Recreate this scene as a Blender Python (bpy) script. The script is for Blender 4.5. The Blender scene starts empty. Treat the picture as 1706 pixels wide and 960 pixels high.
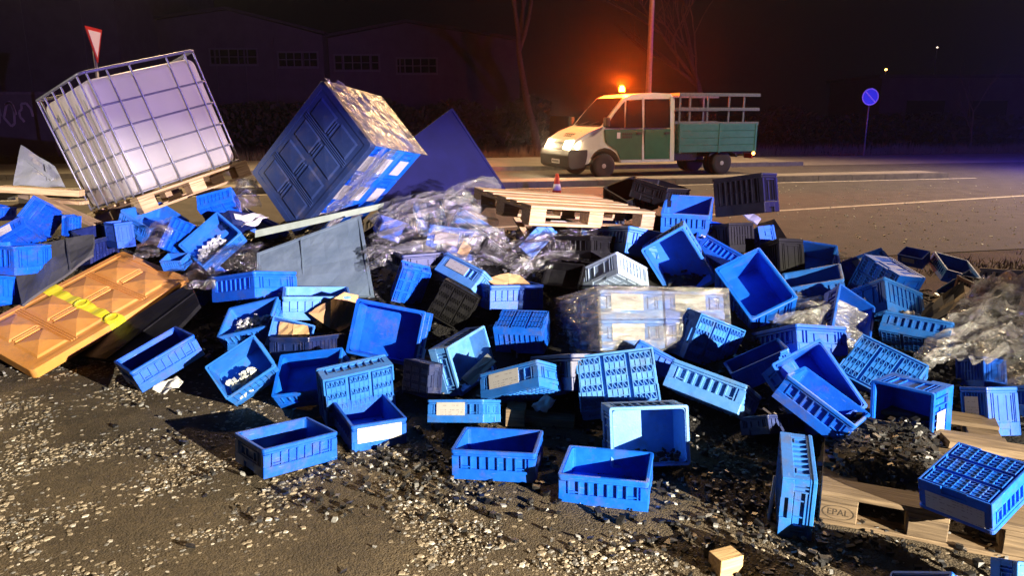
import bpy, bmesh, math, random
from mathutils import Vector, Matrix, Quaternion, noise
C = bpy.context.scene.collection
scene = bpy.context.scene
R = math.radians
# ------------------------------------------------------------------ camera
cam = bpy.data.objects.new('camera', bpy.data.cameras.new('camera'))
C.objects.link(cam)
cam.location = (0, 0, 1.69)
cam.rotation_euler = (R(90 - 13.2), 0, 0)
cam.data.sensor_width = 36.0
cam.data.lens = 26.0
cam.data.clip_start = 0.05
cam.data.clip_end = 2000
scene.camera = cam
# ------------------------------------------------------------------ night sky
world = bpy.data.worlds.new('World')
scene.world = world
world.use_nodes = True
bg = world.node_tree.nodes['Background']
bg.inputs['Color'].default_value = (0.32, 0.26, 0.60, 1)
bg.inputs['Strength'].default_value = 0.0042
# ------------------------------------------------------------------ lamps outside the frame (rescue vehicles, street lights, one added fill)
def lamp(name, kind, loc, energy, color, target=None, size=0.1, cone=60, blend=0.4):
    d = bpy.data.lights.new(name, kind)
    d.energy = energy
    d.color = color
    if kind in ('SPOT', 'POINT'):
        d.shadow_soft_size = size
    if kind == 'SPOT':
        d.spot_size = R(cone)
        d.spot_blend = blend
    o = bpy.data.objects.new(name, d)
    C.objects.link(o)
    o.location = loc
    if target is not None:
        v = Vector(target) - Vector(loc)
        o.rotation_euler = v.to_track_quat('-Z', 'Y').to_euler()
    return o
# a rescue vehicle stands right of and behind the camera: its work light and blue beacon are divided by an added blocker plate
KF = Vector((-.743, .669, 0)); KS = Vector((.669, .743, 0)); KL = Vector((6.3, -3.4, 2.30))
lamp('vehicle_work_light', 'SPOT', KL, 20000, (1.0, 0.88, 0.68), (-2.6, 4.6, 0.75), 0.012, 58, 0.85)
lamp('vehicle_blue_beacon', 'SPOT', KL - KF * .02 + Vector((0, 0, .082)), 10500, (0.33, 0.21, 1.0), (-1.2, 6.5, 1.9), 0.012, 56, 0.6)
lamp('patrol_car_blue_light', 'POINT', (19.5, 21.3, 2.0), 3300, (0.07, 0.06, 1.0), None, 0.08)
lamp('tank_fill_light', 'SPOT', (-13.0, 1.5, 1.5), 4200, (1.0, 0.90, 0.76), (-4.0, 7.0, 1.35), 0.05, 17, 0.6)  # added fill lamp brightening the left side of the tank
lamp('street_light_right', 'SPOT', (15, 15.5, 9.0), 8000, (1.0, 0.72, 0.46), (11, 14.5, 0), 0.25, 128, 0.6)
lamp('street_light_left', 'SPOT', (-9, 17, 9.0), 5500, (1.0, 0.70, 0.34), (-6, 14, 0), 0.25, 135, 0.6)
scene.view_settings.view_transform = 'Standard'
scene.view_settings.look = 'None'
scene.view_settings.exposure = 0.0
scene.view_settings.gamma = 1.0
scene.cycles.use_denoising = True
scene.cycles.max_bounces = 6
scene.cycles.transparent_max_bounces = 10
scene.cycles.sample_clamp_indirect = 4.0
scene.cycles.caustics_reflective = False
scene.cycles.caustics_refractive = False
# ------------------------------------------------------------------ materials
MATS = {}
def mat(name, c1, c2=None, rough=0.5, metal=0.0, scale=8.0, bump=0.0, bscale=40.0, emit=None, estr=0.0, spec=0.5, detail=4, rnd=0.0, dirt=0.0, dcol=(.10, .085, .065)):
    if name in MATS:
        return MATS[name]
    m = bpy.data.materials.new(name)
    m.use_nodes = True
    nt = m.node_tree
    p = nt.nodes['Principled BSDF']
    p.inputs['Roughness'].default_value = rough
    p.inputs['Metallic'].default_value = metal
    p.inputs['Specular IOR Level'].default_value = spec
    tc = nt.nodes.new('ShaderNodeTexCoord')
    col = None
    if c2 is not None:
        n = nt.nodes.new('ShaderNodeTexNoise')
        n.inputs['Scale'].default_value = scale
        n.inputs['Detail'].default_value = detail
        n.inputs['Roughness'].default_value = 0.65
        nt.links.new(tc.outputs['Object'], n.inputs['Vector'])
        r = nt.nodes.new('ShaderNodeValToRGB')
        r.color_ramp.elements[0].position = 0.35
        r.color_ramp.elements[1].position = 0.68
        r.color_ramp.elements[0].color = (*c1, 1)
        r.color_ramp.elements[1].color = (*c2, 1)
        nt.links.new(n.outputs['Fac'], r.inputs['Fac'])
        col = r.outputs['Color']
        mr = nt.nodes.new('ShaderNodeMapRange')
        mr.inputs['To Min'].default_value = max(0.02, rough - 0.12)
        mr.inputs['To Max'].default_value = min(1.0, rough + 0.15)
        nt.links.new(n.outputs['Fac'], mr.inputs['Value'])
        nt.links.new(mr.outputs['Result'], p.inputs['Roughness'])
        if rnd > 0:
            oi = nt.nodes.new('ShaderNodeObjectInfo')
            hs = nt.nodes.new('ShaderNodeHueSaturation')
            mv = nt.nodes.new('ShaderNodeMapRange')
            mv.inputs['To Min'].default_value = 1 - rnd
            mv.inputs['To Max'].default_value = 1 + rnd
            nt.links.new(oi.outputs['Random'], mv.inputs['Value'])
            nt.links.new(mv.outputs['Result'], hs.inputs['Value'])
            mh = nt.nodes.new('ShaderNodeMath'); mh.operation = 'MULTIPLY'; mh.inputs[1].default_value = 7.31
            mf = nt.nodes.new('ShaderNodeMath'); mf.operation = 'FRACT'; nt.links.new(oi.outputs['Random'], mh.inputs[0]); nt.links.new(mh.outputs[0], mf.inputs[0])
            m3 = nt.nodes.new('ShaderNodeMapRange'); m3.inputs['To Min'].default_value = .5 - rnd * .02; m3.inputs['To Max'].default_value = .5 + rnd * .02
            nt.links.new(mf.outputs[0], m3.inputs['Value']); nt.links.new(m3.outputs['Result'], hs.inputs['Hue'])
            nt.links.new(col, hs.inputs['Color'])
            col = hs.outputs['Color']
        if dirt > 0:
            oi2 = nt.nodes.new('ShaderNodeObjectInfo'); va = nt.nodes.new('ShaderNodeVectorMath'); va.operation = 'ADD'
            nt.links.new(tc.outputs['Object'], va.inputs[0]); nt.links.new(oi2.outputs['Location'], va.inputs[1])
            dn = nt.nodes.new('ShaderNodeTexNoise'); dn.inputs['Scale'].default_value = 7; dn.inputs['Detail'].default_value = 9; dn.inputs['Roughness'].default_value = .72
            nt.links.new(va.outputs[0], dn.inputs['Vector'])
            dm = nt.nodes.new('ShaderNodeMapRange'); dm.inputs['From Min'].default_value = .52; dm.inputs['From Max'].default_value = .74; dm.inputs['To Max'].default_value = dirt
            nt.links.new(dn.outputs['Fac'], dm.inputs['Value'])
            dx = nt.nodes.new('ShaderNodeMix'); dx.data_type = 'RGBA'; dx.inputs[7].default_value = (*dcol, 1)
            nt.links.new(dm.outputs['Result'], dx.inputs[0]); nt.links.new(col, dx.inputs[6])
            mp = nt.nodes.new('ShaderNodeMapping'); mp.inputs['Scale'].default_value = (14, 160, 160); mp.inputs['Rotation'].default_value = (.4, .5, .6)
            nt.links.new(va.outputs[0], mp.inputs['Vector'])
            sn = nt.nodes.new('ShaderNodeTexNoise'); sn.inputs['Scale'].default_value = 1; sn.inputs['Detail'].default_value = 2; nt.links.new(mp.outputs['Vector'], sn.inputs['Vector'])
            sg = nt.nodes.new('ShaderNodeMapRange'); sg.inputs['From Min'].default_value = .68; sg.inputs['From Max'].default_value = .74; sg.inputs['To Max'].default_value = dirt * .28
            nt.links.new(sn.outputs['Fac'], sg.inputs['Value'])
            sx = nt.nodes.new('ShaderNodeMix'); sx.data_type = 'RGBA'; sx.inputs[7].default_value = (.45, .5, .55, 1)
            nt.links.new(sg.outputs['Result'], sx.inputs[0]); nt.links.new(dx.outputs[2], sx.inputs[6]); col = sx.outputs[2]
        nt.links.new(col, p.inputs['Base Color'])
    else:
        p.inputs['Base Color'].default_value = (*c1, 1)
    if bump > 0:
        n2 = nt.nodes.new('ShaderNodeTexNoise')
        n2.inputs['Scale'].default_value = bscale
        n2.inputs['Detail'].default_value = 5
        nt.links.new(tc.outputs['Object'], n2.inputs['Vector'])
        b = nt.nodes.new('ShaderNodeBump')
        b.inputs['Strength'].default_value = bump
        b.inputs['Distance'].default_value = 0.02
        nt.links.new(n2.outputs['Fac'], b.inputs['Height'])
        nt.links.new(b.outputs['Normal'], p.inputs['Normal'])
    if emit is not None:
        p.inputs['Emission Color'].default_value = (*emit, 1)
        p.inputs['Emission Strength'].default_value = estr
    MATS[name] = m
    return m
def wood_mat(name, c1, c2):
    m = bpy.data.materials.new(name); m.use_nodes = True
    nt = m.node_tree; p = nt.nodes['Principled BSDF']; p.inputs['Roughness'].default_value = 0.75
    tc = nt.nodes.new('ShaderNodeTexCoord'); mp = nt.nodes.new('ShaderNodeMapping')
    mp.inputs['Scale'].default_value = (3, 40, 40)
    n = nt.nodes.new('ShaderNodeTexNoise'); n.inputs['Scale'].default_value = 2.0; n.inputs['Detail'].default_value = 6
    r = nt.nodes.new('ShaderNodeValToRGB'); r.color_ramp.elements[0].position = .3; r.color_ramp.elements[1].position = .7
    r.color_ramp.elements[0].color = (*c1, 1); r.color_ramp.elements[1].color = (*c2, 1)
    oi = nt.nodes.new('ShaderNodeObjectInfo'); hs = nt.nodes.new('ShaderNodeHueSaturation'); mv = nt.nodes.new('ShaderNodeMapRange')
    mv.inputs['To Min'].default_value = .75; mv.inputs['To Max'].default_value = 1.15
    L = nt.links.new
    L(tc.outputs['Object'], mp.inputs['Vector']); L(mp.outputs['Vector'], n.inputs['Vector']); L(n.outputs['Fac'], r.inputs['Fac'])
    L(oi.outputs['Random'], mv.inputs['Value']); L(mv.outputs['Result'], hs.inputs['Value']); L(r.outputs['Color'], hs.inputs['Color'])
    L(hs.outputs['Color'], p.inputs['Base Color'])
    b = nt.nodes.new('ShaderNodeBump'); b.inputs['Strength'].default_value = .4; b.inputs['Distance'].default_value = .01
    L(n.outputs['Fac'], b.inputs['Height']); L(b.outputs['Normal'], p.inputs['Normal'])
    return m
def label_mat():
    m = bpy.data.materials.new('label_paper'); m.use_nodes = True
    nt = m.node_tree; p = nt.nodes['Principled BSDF']; p.inputs['Roughness'].default_value = 0.7
    L = nt.links.new
    tc = nt.nodes.new('ShaderNodeTexCoord')
    w = nt.nodes.new('ShaderNodeTexWave'); w.wave_type = 'BANDS'; w.bands_direction = 'Z'; w.inputs['Scale'].default_value = 22.0
    mp = nt.nodes.new('ShaderNodeMapping'); mp.inputs['Scale'].default_value = (70, 70, 6)
    n = nt.nodes.new('ShaderNodeTexNoise'); n.inputs['Scale'].default_value = 1.0; n.inputs['Detail'].default_value = 3
    mp2 = nt.nodes.new('ShaderNodeMapping'); mp2.inputs['Scale'].default_value = (9, 9, 40)
    n2 = nt.nodes.new('ShaderNodeTexNoise'); n2.inputs['Scale'].default_value = 1.0
    L(tc.outputs['Object'], w.inputs['Vector']); L(tc.outputs['Object'], mp.inputs['Vector']); L(mp.outputs['Vector'], n.inputs['Vector'])
    L(tc.outputs['Object'], mp2.inputs['Vector']); L(mp2.outputs['Vector'], n2.inputs['Vector'])
    g1 = nt.nodes.new('ShaderNodeMath'); g1.operation = 'GREATER_THAN'; g1.inputs[1].default_value = .72
    g2 = nt.nodes.new('ShaderNodeMath'); g2.operation = 'GREATER_THAN'; g2.inputs[1].default_value = .5
    g3 = nt.nodes.new('ShaderNodeMath'); g3.operation = 'GREATER_THAN'; g3.inputs[1].default_value = .5
    L(w.outputs['Fac'], g1.inputs[0]); L(n.outputs['Fac'], g2.inputs[0]); L(n2.outputs['Fac'], g3.inputs[0])
    a = nt.nodes.new('ShaderNodeMath'); a.operation = 'MULTIPLY'; L(g1.outputs[0], a.inputs[0]); L(g2.outputs[0], a.inputs[1])
    a2 = nt.nodes.new('ShaderNodeMath'); a2.operation = 'MULTIPLY'; L(a.outputs[0], a2.inputs[0]); L(g3.outputs[0], a2.inputs[1])
    a3 = nt.nodes.new('ShaderNodeMath'); a3.operation = 'MULTIPLY'; a3.inputs[1].default_value = .6; L(a2.outputs[0], a3.inputs[0])
    mx = nt.nodes.new('ShaderNodeMix'); mx.data_type = 'RGBA'
    mx.inputs[6].default_value = (.47, .46, .45, 1); mx.inputs[7].default_value = (.16, .15, .16, 1)
    L(a3.outputs[0], mx.inputs[0]); L(mx.outputs[2], p.inputs['Base Color'])
    return m
def film_mat(name, tint, opac, rough=0.22, fscale=5.0, gl=.9, bst=1.0):
    m = bpy.data.materials.new(name); m.use_nodes = True
    nt = m.node_tree; L = nt.links.new
    for n in list(nt.nodes):
        if n.type != 'OUTPUT_MATERIAL': nt.nodes.remove(n)
    out = nt.nodes['Material Output']
    tc = nt.nodes.new('ShaderNodeTexCoord')
    mpf = nt.nodes.new('ShaderNodeMapping'); mpf.inputs['Scale'].default_value = (.42, 1.9, 1.0); L(tc.outputs['UV'], mpf.inputs['Vector'])
    def ntex(sc, det, dist, typ=None, lac=2.2):
        n = nt.nodes.new('ShaderNodeTexNoise'); n.inputs['Scale'].default_value = sc; n.inputs['Detail'].default_value = det; n.inputs['Distortion'].default_value = dist
        if typ: n.noise_type = typ; n.normalize = True
        n.inputs['Lacunarity'].default_value = lac
        L(mpf.outputs['Vector'], n.inputs['Vector']); return n
    n = ntex(fscale, 7, 1.4)
    n2 = ntex(fscale * 1.7, 6, .9, 'RIDGED_MULTIFRACTAL')
    n3 = ntex(fscale * 4.5, 5, 1.6)
    ad = nt.nodes.new('ShaderNodeMath'); ad.operation = 'MULTIPLY_ADD'; ad.inputs[1].default_value = .55; L(n3.outputs['Fac'], ad.inputs[0]); L(n2.outputs['Fac'], ad.inputs[2])
    b = nt.nodes.new('ShaderNodeBump'); b.inputs['Strength'].default_value = bst; b.inputs['Distance'].default_value = .05; L(ad.outputs[0], b.inputs['Height'])
    tr = nt.nodes.new('ShaderNodeBsdfTransparent'); tr.inputs['Color'].default_value = (.93, .93, .93, 1)
    g = nt.nodes.new('ShaderNodeBsdfGlossy'); g.inputs['Roughness'].default_value = rough; g.inputs['Color'].default_value = (gl, gl, gl, 1); L(b.outputs['Normal'], g.inputs['Normal'])
    d = nt.nodes.new('ShaderNodeBsdfDiffuse'); d.inputs['Color'].default_value = (*tint, 1); L(b.outputs['Normal'], d.inputs['Normal'])
    tl = nt.nodes.new('ShaderNodeBsdfTranslucent'); tl.inputs['Color'].default_value = (*tint, 1); L(b.outputs['Normal'], tl.inputs['Normal'])
    m0 = nt.nodes.new('ShaderNodeMixShader'); m0.inputs['Fac'].default_value = .35; L(d.outputs['BSDF'], m0.inputs[1]); L(tl.outputs['BSDF'], m0.inputs[2])
    fr = nt.nodes.new('ShaderNodeFresnel'); fr.inputs['IOR'].default_value = 1.5; L(b.outputs['Normal'], fr.inputs['Normal'])
    fm = nt.nodes.new('ShaderNodeMapRange'); fm.inputs['To Min'].default_value = .42; fm.inputs['To Max'].default_value = .97; L(fr.outputs['Fac'], fm.inputs['Value'])
    m1 = nt.nodes.new('ShaderNodeMixShader'); L(fm.outputs['Result'], m1.inputs['Fac']); L(m0.outputs['Shader'], m1.inputs[1]); L(g.outputs['BSDF'], m1.inputs[2])
    mr = nt.nodes.new('ShaderNodeMapRange'); mr.inputs['From Min'].default_value = .38; mr.inputs['From Max'].default_value = .66
    mr.inputs['To Min'].default_value = max(0.03, opac - .27); mr.inputs['To Max'].default_value = min(1, opac + .28); L(n.outputs['Fac'], mr.inputs['Value'])
    m2 = nt.nodes.new('ShaderNodeMixShader'); L(mr.outputs['Result'], m2.inputs['Fac']); L(tr.outputs['BSDF'], m2.inputs[1]); L(m1.outputs['Shader'], m2.inputs[2])
    L(m2.outputs['Shader'], out.inputs['Surface'])
    return m
def tank_mat():
    m = bpy.data.materials.new('white_tank_plastic'); m.use_nodes = True
    nt = m.node_tree; L = nt.links.new; p = nt.nodes['Principled BSDF']; out = nt.nodes['Material Output']
    p.inputs['Roughness'].default_value = .38; p.inputs['Base Color'].default_value = (.62, .62, .60, 1)
    tc = nt.nodes.new('ShaderNodeTexCoord'); n = nt.nodes.new('ShaderNodeTexNoise'); n.inputs['Scale'].default_value = 3; n.inputs['Detail'].default_value = 6
    r = nt.nodes.new('ShaderNodeValToRGB'); r.color_ramp.elements[0].position = .35; r.color_ramp.elements[1].position = .65
    r.color_ramp.elements[0].color = (.56, .55, .53, 1); r.color_ramp.elements[1].color = (.70, .69, .67, 1)
    L(tc.outputs['Object'], n.inputs['Vector']); L(n.outputs['Fac'], r.inputs['Fac']); L(r.outputs['Color'], p.inputs['Base Color'])
    b = nt.nodes.new('ShaderNodeBump'); b.inputs['Strength'].default_value = .35; b.inputs['Distance'].default_value = .03; L(n.outputs['Fac'], b.inputs['Height']); L(b.outputs['Normal'], p.inputs['Normal'])
    t = nt.nodes.new('ShaderNodeBsdfTranslucent'); t.inputs['Color'].default_value = (.9, .88, .84, 1)
    m1 = nt.nodes.new('ShaderNodeMixShader'); m1.inputs['Fac'].default_value = .6; L(p.outputs['BSDF'], m1.inputs[1]); L(t.outputs['BSDF'], m1.inputs[2]); L(m1.outputs['Shader'], out.inputs['Surface'])
    return m
COL = {
 'blue': mat('blue_plastic', (0.004, 0.100, 0.60), (0.007, 0.135, 0.74), 0.42, scale=14, bump=.06, bscale=120, rnd=.07, dirt=.6, spec=.35),
 'blueb': mat('blue_plastic_deep', (0.003, 0.078, 0.52), (0.006, 0.108, 0.64), 0.45, scale=14, bump=.06, bscale=120, rnd=.07, dirt=.65, spec=.35),
 'bluec': mat('blue_plastic_worn', (0.014, 0.135, 0.52), (0.026, 0.175, 0.62), 0.52, scale=10, bump=.06, bscale=120, rnd=.07, dirt=.75, spec=.35),
 'pale': mat('faded_and_lit_blue_plastic', (0.06, 0.22, 0.60), (0.10, 0.29, 0.68), 0.5, scale=14, bump=.06, bscale=120, rnd=.14, dirt=.7),  # older lighter blue, plus a wash of grazing light put into the colour
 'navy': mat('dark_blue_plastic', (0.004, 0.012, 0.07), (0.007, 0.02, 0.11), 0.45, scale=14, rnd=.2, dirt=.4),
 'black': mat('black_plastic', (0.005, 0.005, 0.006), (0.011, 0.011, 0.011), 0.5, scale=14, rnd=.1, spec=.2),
 'grey': mat('light_grey_blue_plastic', (0.30, 0.40, 0.50), (0.40, 0.50, 0.60), 0.5, scale=14, rnd=.05),
}
M = {
 'orange': mat('orange_plastic', (0.58, 0.25, 0.045), (0.68, 0.32, 0.07), 0.5, scale=5, bump=.08, bscale=60, dirt=.6),
 'yellow': mat('yellow_tape', (0.70, 0.62, 0.02), (0.80, 0.72, 0.05), 0.3, scale=20),
 'label': label_mat(),
 'paper': mat('white_paper', (.60, .58, .56), (.75, .74, .72), .8, scale=10, bump=.3, bscale=12),
 'card': mat('brown_cardboard', (.40, .24, .10), (.52, .33, .15), .85, scale=7, bump=.1, bscale=90),
 'wood': wood_mat('pallet_wood', (.34, .21, .09), (.58, .41, .21)),
 'oldwood': wood_mat('weathered_pallet_wood', (.085, .056, .032), (.22, .155, .09)),
 'teal': mat('grey_teal_plastic', (.105, .155, .18), (.16, .22, .24), .55, scale=4, bump=.12, bscale=30),
 'darkgrey': mat('dark_grey_plastic', (.05, .053, .05), (.085, .088, .082), .55, scale=4, bump=.1, bscale=30),
 'greyp': mat('grey_plastic_sheet', (.26, .28, .28), (.34, .36, .36), .5, scale=4, bump=.1, bscale=30),
 'palegreen': mat('pale_green_board', (.20, .25, .17), (.28, .34, .24), .7, scale=9),
 'tank': tank_mat(),
 'steel': mat('galvanised_tube', (.20, .20, .22), (.30, .30, .33), .42, .6, scale=30),
 'asphalt': mat('asphalt', (.065, .062, .060), (.115, .108, .102), .85, scale=3, bump=.5, bscale=60),
 'paint': mat('road_paint', (.42, .41, .38), (.62, .60, .56), .7, scale=9),
 'kerb': mat('concrete_kerb', (.10, .095, .10), (.16, .15, .155), .8, scale=6, bump=.2, bscale=30),  # concrete darkened to put the shaded kerb faces into the colour
 'pave': mat('concrete_paving', (.22, .21, .19), (.30, .285, .26), .85, scale=2, bump=.2, bscale=30),
 'bits': mat('dark_plastic_bits', (.006, .006, .007), (.022, .022, .024), .38, scale=60),  # black clips, darkened further to put gap shade into the colour
 'bitswhite': mat('white_plastic_bits', (.48, .50, .46), (.66, .68, .64), .4, scale=60),
 'bitsgrey': mat('grey_plastic_bits', (.10, .10, .10), (.34, .34, .33), .45, scale=25),
 'stone': mat('pale_stone', (.15, .12, .08), (.36, .30, .22), .7, scale=25),
 'stoneg': mat('grey_stone', (.09, .085, .08), (.22, .21, .195), .7, scale=25),
 'stonew': mat('white_stone', (.42, .39, .34), (.58, .55, .49), .6, scale=25),
 'cream': mat('cream_van_paint', (.68, .66, .60), (.76, .74, .68), .3, scale=4),
 'whitep': mat('white_trim_paint', (.55, .55, .58), (.65, .65, .68), .35, scale=4),
 'green': mat('green_van_paint', (.014, .110, .060), (.022, .140, .080), .35, scale=4),
 'bedgreen': mat('teal_bed_paint', (.028, .135, .12), (.04, .17, .155), .45, scale=5),
 'rubber': mat('tyre_rubber', (.012, .012, .012), (.022, .022, .022), .8, scale=20),
 'bumper': mat('black_bumper', (.014, .013, .013), (.025, .023, .022), .55, scale=12),
 'rimm': mat('wheel_steel', (.34, .34, .36), (.46, .46, .48), .4, .0, scale=20),
 'railm': mat('painted_rail', (.10, .12, .13), (.16, .18, .19), .4, .2, scale=20),
 'glass': mat('dark_glass', (.012, .012, .014), None, .06, spec=.8),
 'interior': mat('dark_interior', (.02, .018, .018), (.05, .04, .04), .8, scale=9),
 'headlamp': mat('lit_headlamp', (.9, .8, .6), None, .2, emit=(1.0, .72, .36), estr=110),
 'beacon': mat('lit_orange_beacon', (1, .3, .03), None, .2, emit=(1.0, .26, .015), estr=90),
 'marker': mat('lit_orange_marker', (1, .3, .03), None, .2, emit=(1.0, .45, .08), estr=12),
 'faint': mat('faint_lamp', (.8, .7, .6), None, .2, emit=(1.0, .8, .6), estr=2.0),
 'redlens': mat('red_lens', (.35, .02, .02), None, .25),
 'signblue': mat('sign_blue', (.01, .02, .55), None, .35),
 'signred': mat('sign_red', (.45, .03, .03), None, .35),
 'signwhite': mat('sign_white', (.72, .72, .74), None, .35),
 'galv': mat('galvanised_post', (.20, .20, .215), (.28, .28, .295), .45, .3, scale=12),
 'conered': mat('cone_red', (.62, .05, .02), None, .5),
 'wallgrey': mat('grey_render', (.075, .072, .075), (.105, .10, .104), .85, scale=1.5),
 'wallpale': mat('pale_sheet_wall', (.07, .062, .068), (.10, .088, .094), .75, scale=1.2),
 'roof': mat('dark_roof', (.03, .03, .035), (.05, .05, .055), .8, scale=2),
 'frame': mat('window_frame', (.12, .11, .12), None, .6),
 'bark': mat('bark', (.05, .035, .025), (.09, .065, .045), .9, scale=12, bump=.5, bscale=30),
 'leaf': mat('dark_leaf', (.025, .035, .015), (.05, .06, .025), .7, scale=6),
 'drygrass': mat('dry_grass', (.09, .075, .035), (.16, .13, .06), .8, scale=5),
 'graffiti': mat('graffiti_paint', (.32, .31, .30), (.42, .41, .40), .7, scale=4),
 'ink': mat('stamp_ink', (.05, .035, .02), None, .8),
 'film': film_mat('stretch_film', (.36, .36, .335), .34, .13, 7, 1.0),
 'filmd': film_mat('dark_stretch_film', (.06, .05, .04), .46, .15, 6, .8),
 'filmw': film_mat('taut_stretch_film', (.46, .455, .43), .54, .14, 7, 1.0),
 'filmr': film_mat('lit_crumpled_film', (.75, .74, .74), .42, .14, 7, 1.0),  # stretch film with its tint raised in place of missing light
 'filmg': film_mat('glaring_stretch_film', (.30, .29, .25), .74, .24, 6, 1.0, .45),
}
# ------------------------------------------------------------------ mesh builder
class MB:
    def __init__(s): s.v = []; s.f = []; s.m = []
    def box(s, x0, x1, y0, y1, z0, z1, mi=0):
        b = len(s.v)
        s.v += [(x, y, z) for z in (z0, z1) for y in (y0, y1) for x in (x0, x1)]
        for q in ((0, 2, 3, 1), (4, 5, 7, 6), (0, 1, 5, 4), (2, 6, 7, 3), (0, 4, 6, 2), (1, 3, 7, 5)):
            s.f.append(tuple(b + i for i in q)); s.m.append(mi)
        return s
    def hexa(s, p, mi=0):          # 8 points: bottom ring of 4 then top ring of 4 (CCW from above)
        b = len(s.v); s.v += [tuple(q) for q in p]
        for q in ((3, 2, 1, 0), (4, 5, 6, 7), (0, 1, 5, 4), (1, 2, 6, 5), (2, 3, 7, 6), (3, 0, 4, 7)):
            s.f.append(tuple(b + i for i in q)); s.m.append(mi)
        return s
    def tube(s, pts, r, n=8, mi=0, r2=None, cap=True):
        pts = [Vector(p) for p in pts]; k = len(pts); b = len(s.v)
        up = None
        for i, p in enumerate(pts):
            t = (pts[min(i + 1, k - 1)] - pts[max(i - 1, 0)]).normalized()
            if up is None:
                up = Vector((0, 0, 1)) if abs(t.z) < .9 else Vector((1, 0, 0))
            a = t.cross(up).normalized(); c = a.cross(t).normalized(); up = c
            rr = r if r2 is None else r + (r2 - r) * i / max(1, k - 1)
            for j in range(n):
                an = 2 * math.pi * j / n
                s.v.append(tuple(p + a * rr * math.cos(an) + c * rr * math.sin(an)))
        for i in range(k - 1):
            for j in range(n):
                j2 = (j + 1) % n
                s.f.append((b + i * n + j, b + i * n + j2, b + (i + 1) * n + j2, b + (i + 1) * n + j)); s.m.append(mi)
        if cap:
            s.f.append(tuple(b + j for j in range(n))[::-1]); s.m.append(mi)
            s.f.append(tuple(b + (k - 1) * n + j for j in range(n))); s.m.append(mi)
        return s
    def lathe(s, prof, n=16, axis='z', c=(0, 0, 0), mi=0):     # prof: list of (radius, height)
        b = len(s.v)
        for (r, h) in prof:
            for j in range(n):
                an = 2 * math.pi * j / n; x, y = r * math.cos(an), r * math.sin(an)
                q = (x, y, h) if axis == 'z' else ((x, h, y) if axis == 'y' else (h, x, y))
                s.v.append((q[0] + c[0], q[1] + c[1], q[2] + c[2]))
        for i in range(len(prof) - 1):
            for j in range(n):
                j2 = (j + 1) % n
                s.f.append((b + i * n + j, b + i * n + j2, b + (i + 1) * n + j2, b + (i + 1) * n + j)); s.m.append(mi)
        s.f.append(tuple(b + j for j in range(n))[::-1]); s.m.append(mi)
        s.f.append(tuple(b + (len(prof) - 1) * n + j for j in range(n))); s.m.append(mi)
        return s
    def prism(s, poly, z0, z1, axis='z', mi=0):    # polygon extruded
        b = len(s.v); n = len(poly)
        for h in (z0, z1):
            for (x, y) in poly:
                s.v.append((x, y, h) if axis == 'z' else ((x, h, y) if axis == 'y' else (h, x, y)))
        s.f.append(tuple(b + i for i in range(n))[::-1]); s.m.append(mi)
        s.f.append(tuple(b + n + i for i in range(n))); s.m.append(mi)
        for i in range(n):
            j = (i + 1) % n
            s.f.append((b + i, b + j, b + n + j, b + n + i)); s.m.append(mi)
        return s
    def quad(s, a, b_, c, d, mi=0):
        b = len(s.v); s.v += [tuple(a), tuple(b_), tuple(c), tuple(d)]
        s.f.append((b, b + 1, b + 2, b + 3)); s.m.append(mi); return s
    def ring(s, lx, ly, t, z0, z1, rad=.012, mi=0, seg=3):     # rounded rectangular ring, wall thickness t
        def rr(hx, hy, r):
            o = []
            for (sx, sy, a0) in ((1, 1, 0), (-1, 1, 90), (-1, -1, 180), (1, -1, 270)):
                for k in range(seg + 1):
                    a = R(a0 + 90 * k / seg)
                    o.append((sx * (hx - r) + r * math.cos(a), sy * (hy - r) + r * math.sin(a)))
            return o
        A = rr(lx / 2, ly / 2, rad); B = rr(lx / 2 - t, ly / 2 - t, max(.002, rad - t * .6)); n = len(A); b = len(s.v); e = min(.0025, (z1 - z0) / 4)
        A2 = rr(lx / 2 - e, ly / 2 - e, rad - e * .5)
        for L_, z in ((A2, z0), (A, z0 + e), (A, z1 - e), (A2, z1), (B, z1), (B, z0)):
            s.v += [(x, y, z) for x, y in L_]
        for i in range(6):
            i2 = (i + 1) % 6
            for j in range(n):
                j2 = (j + 1) % n
                s.f.append((b + i * n + j, b + i * n + j2, b + i2 * n + j2, b + i2 * n + j)); s.m.append(mi)
        return s
    def mesh(s, name, mats, smooth=False, bevel=0.0, recalc=False):
        me = bpy.data.meshes.new(name)
        me.from_pydata(s.v, [], s.f)
        if not isinstance(mats, (list, tuple)): mats = [mats]
        for m in mats: me.materials.append(m)
        me.polygons.foreach_set('material_index', s.m)
        if bevel > 0 or recalc:
            bm = bmesh.new(); bm.from_mesh(me)
            if bevel > 0:
                bmesh.ops.bevel(bm, geom=bm.edges[:], offset=bevel, segments=1, affect='EDGES', clamp_overlap=True)
            bmesh.ops.recalc_face_normals(bm, faces=bm.faces[:])
            bm.to_mesh(me); bm.free()
        if smooth:
            me.polygons.foreach_set('use_smooth', [True] * len(me.polygons))
        me.update()
        return me
    def build(s, name, mats, parent=None, **k):
        return put(name, s.mesh(name, mats, **k), parent)
def put(name, me, parent=None, loc=None, rot=None):
    o = bpy.data.objects.new(name, me); C.objects.link(o)
    if parent is not None: o.parent = parent
    if loc is not None: o.location = loc
    if rot is not None: o.rotation_euler = rot
    return o
def tag(o, label=None, cat=None, group=None, kind=None):
    if label: o['label'] = label
    if cat: o['category'] = cat
    if group: o['group'] = group
    if kind: o['kind'] = kind
    return o
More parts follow.
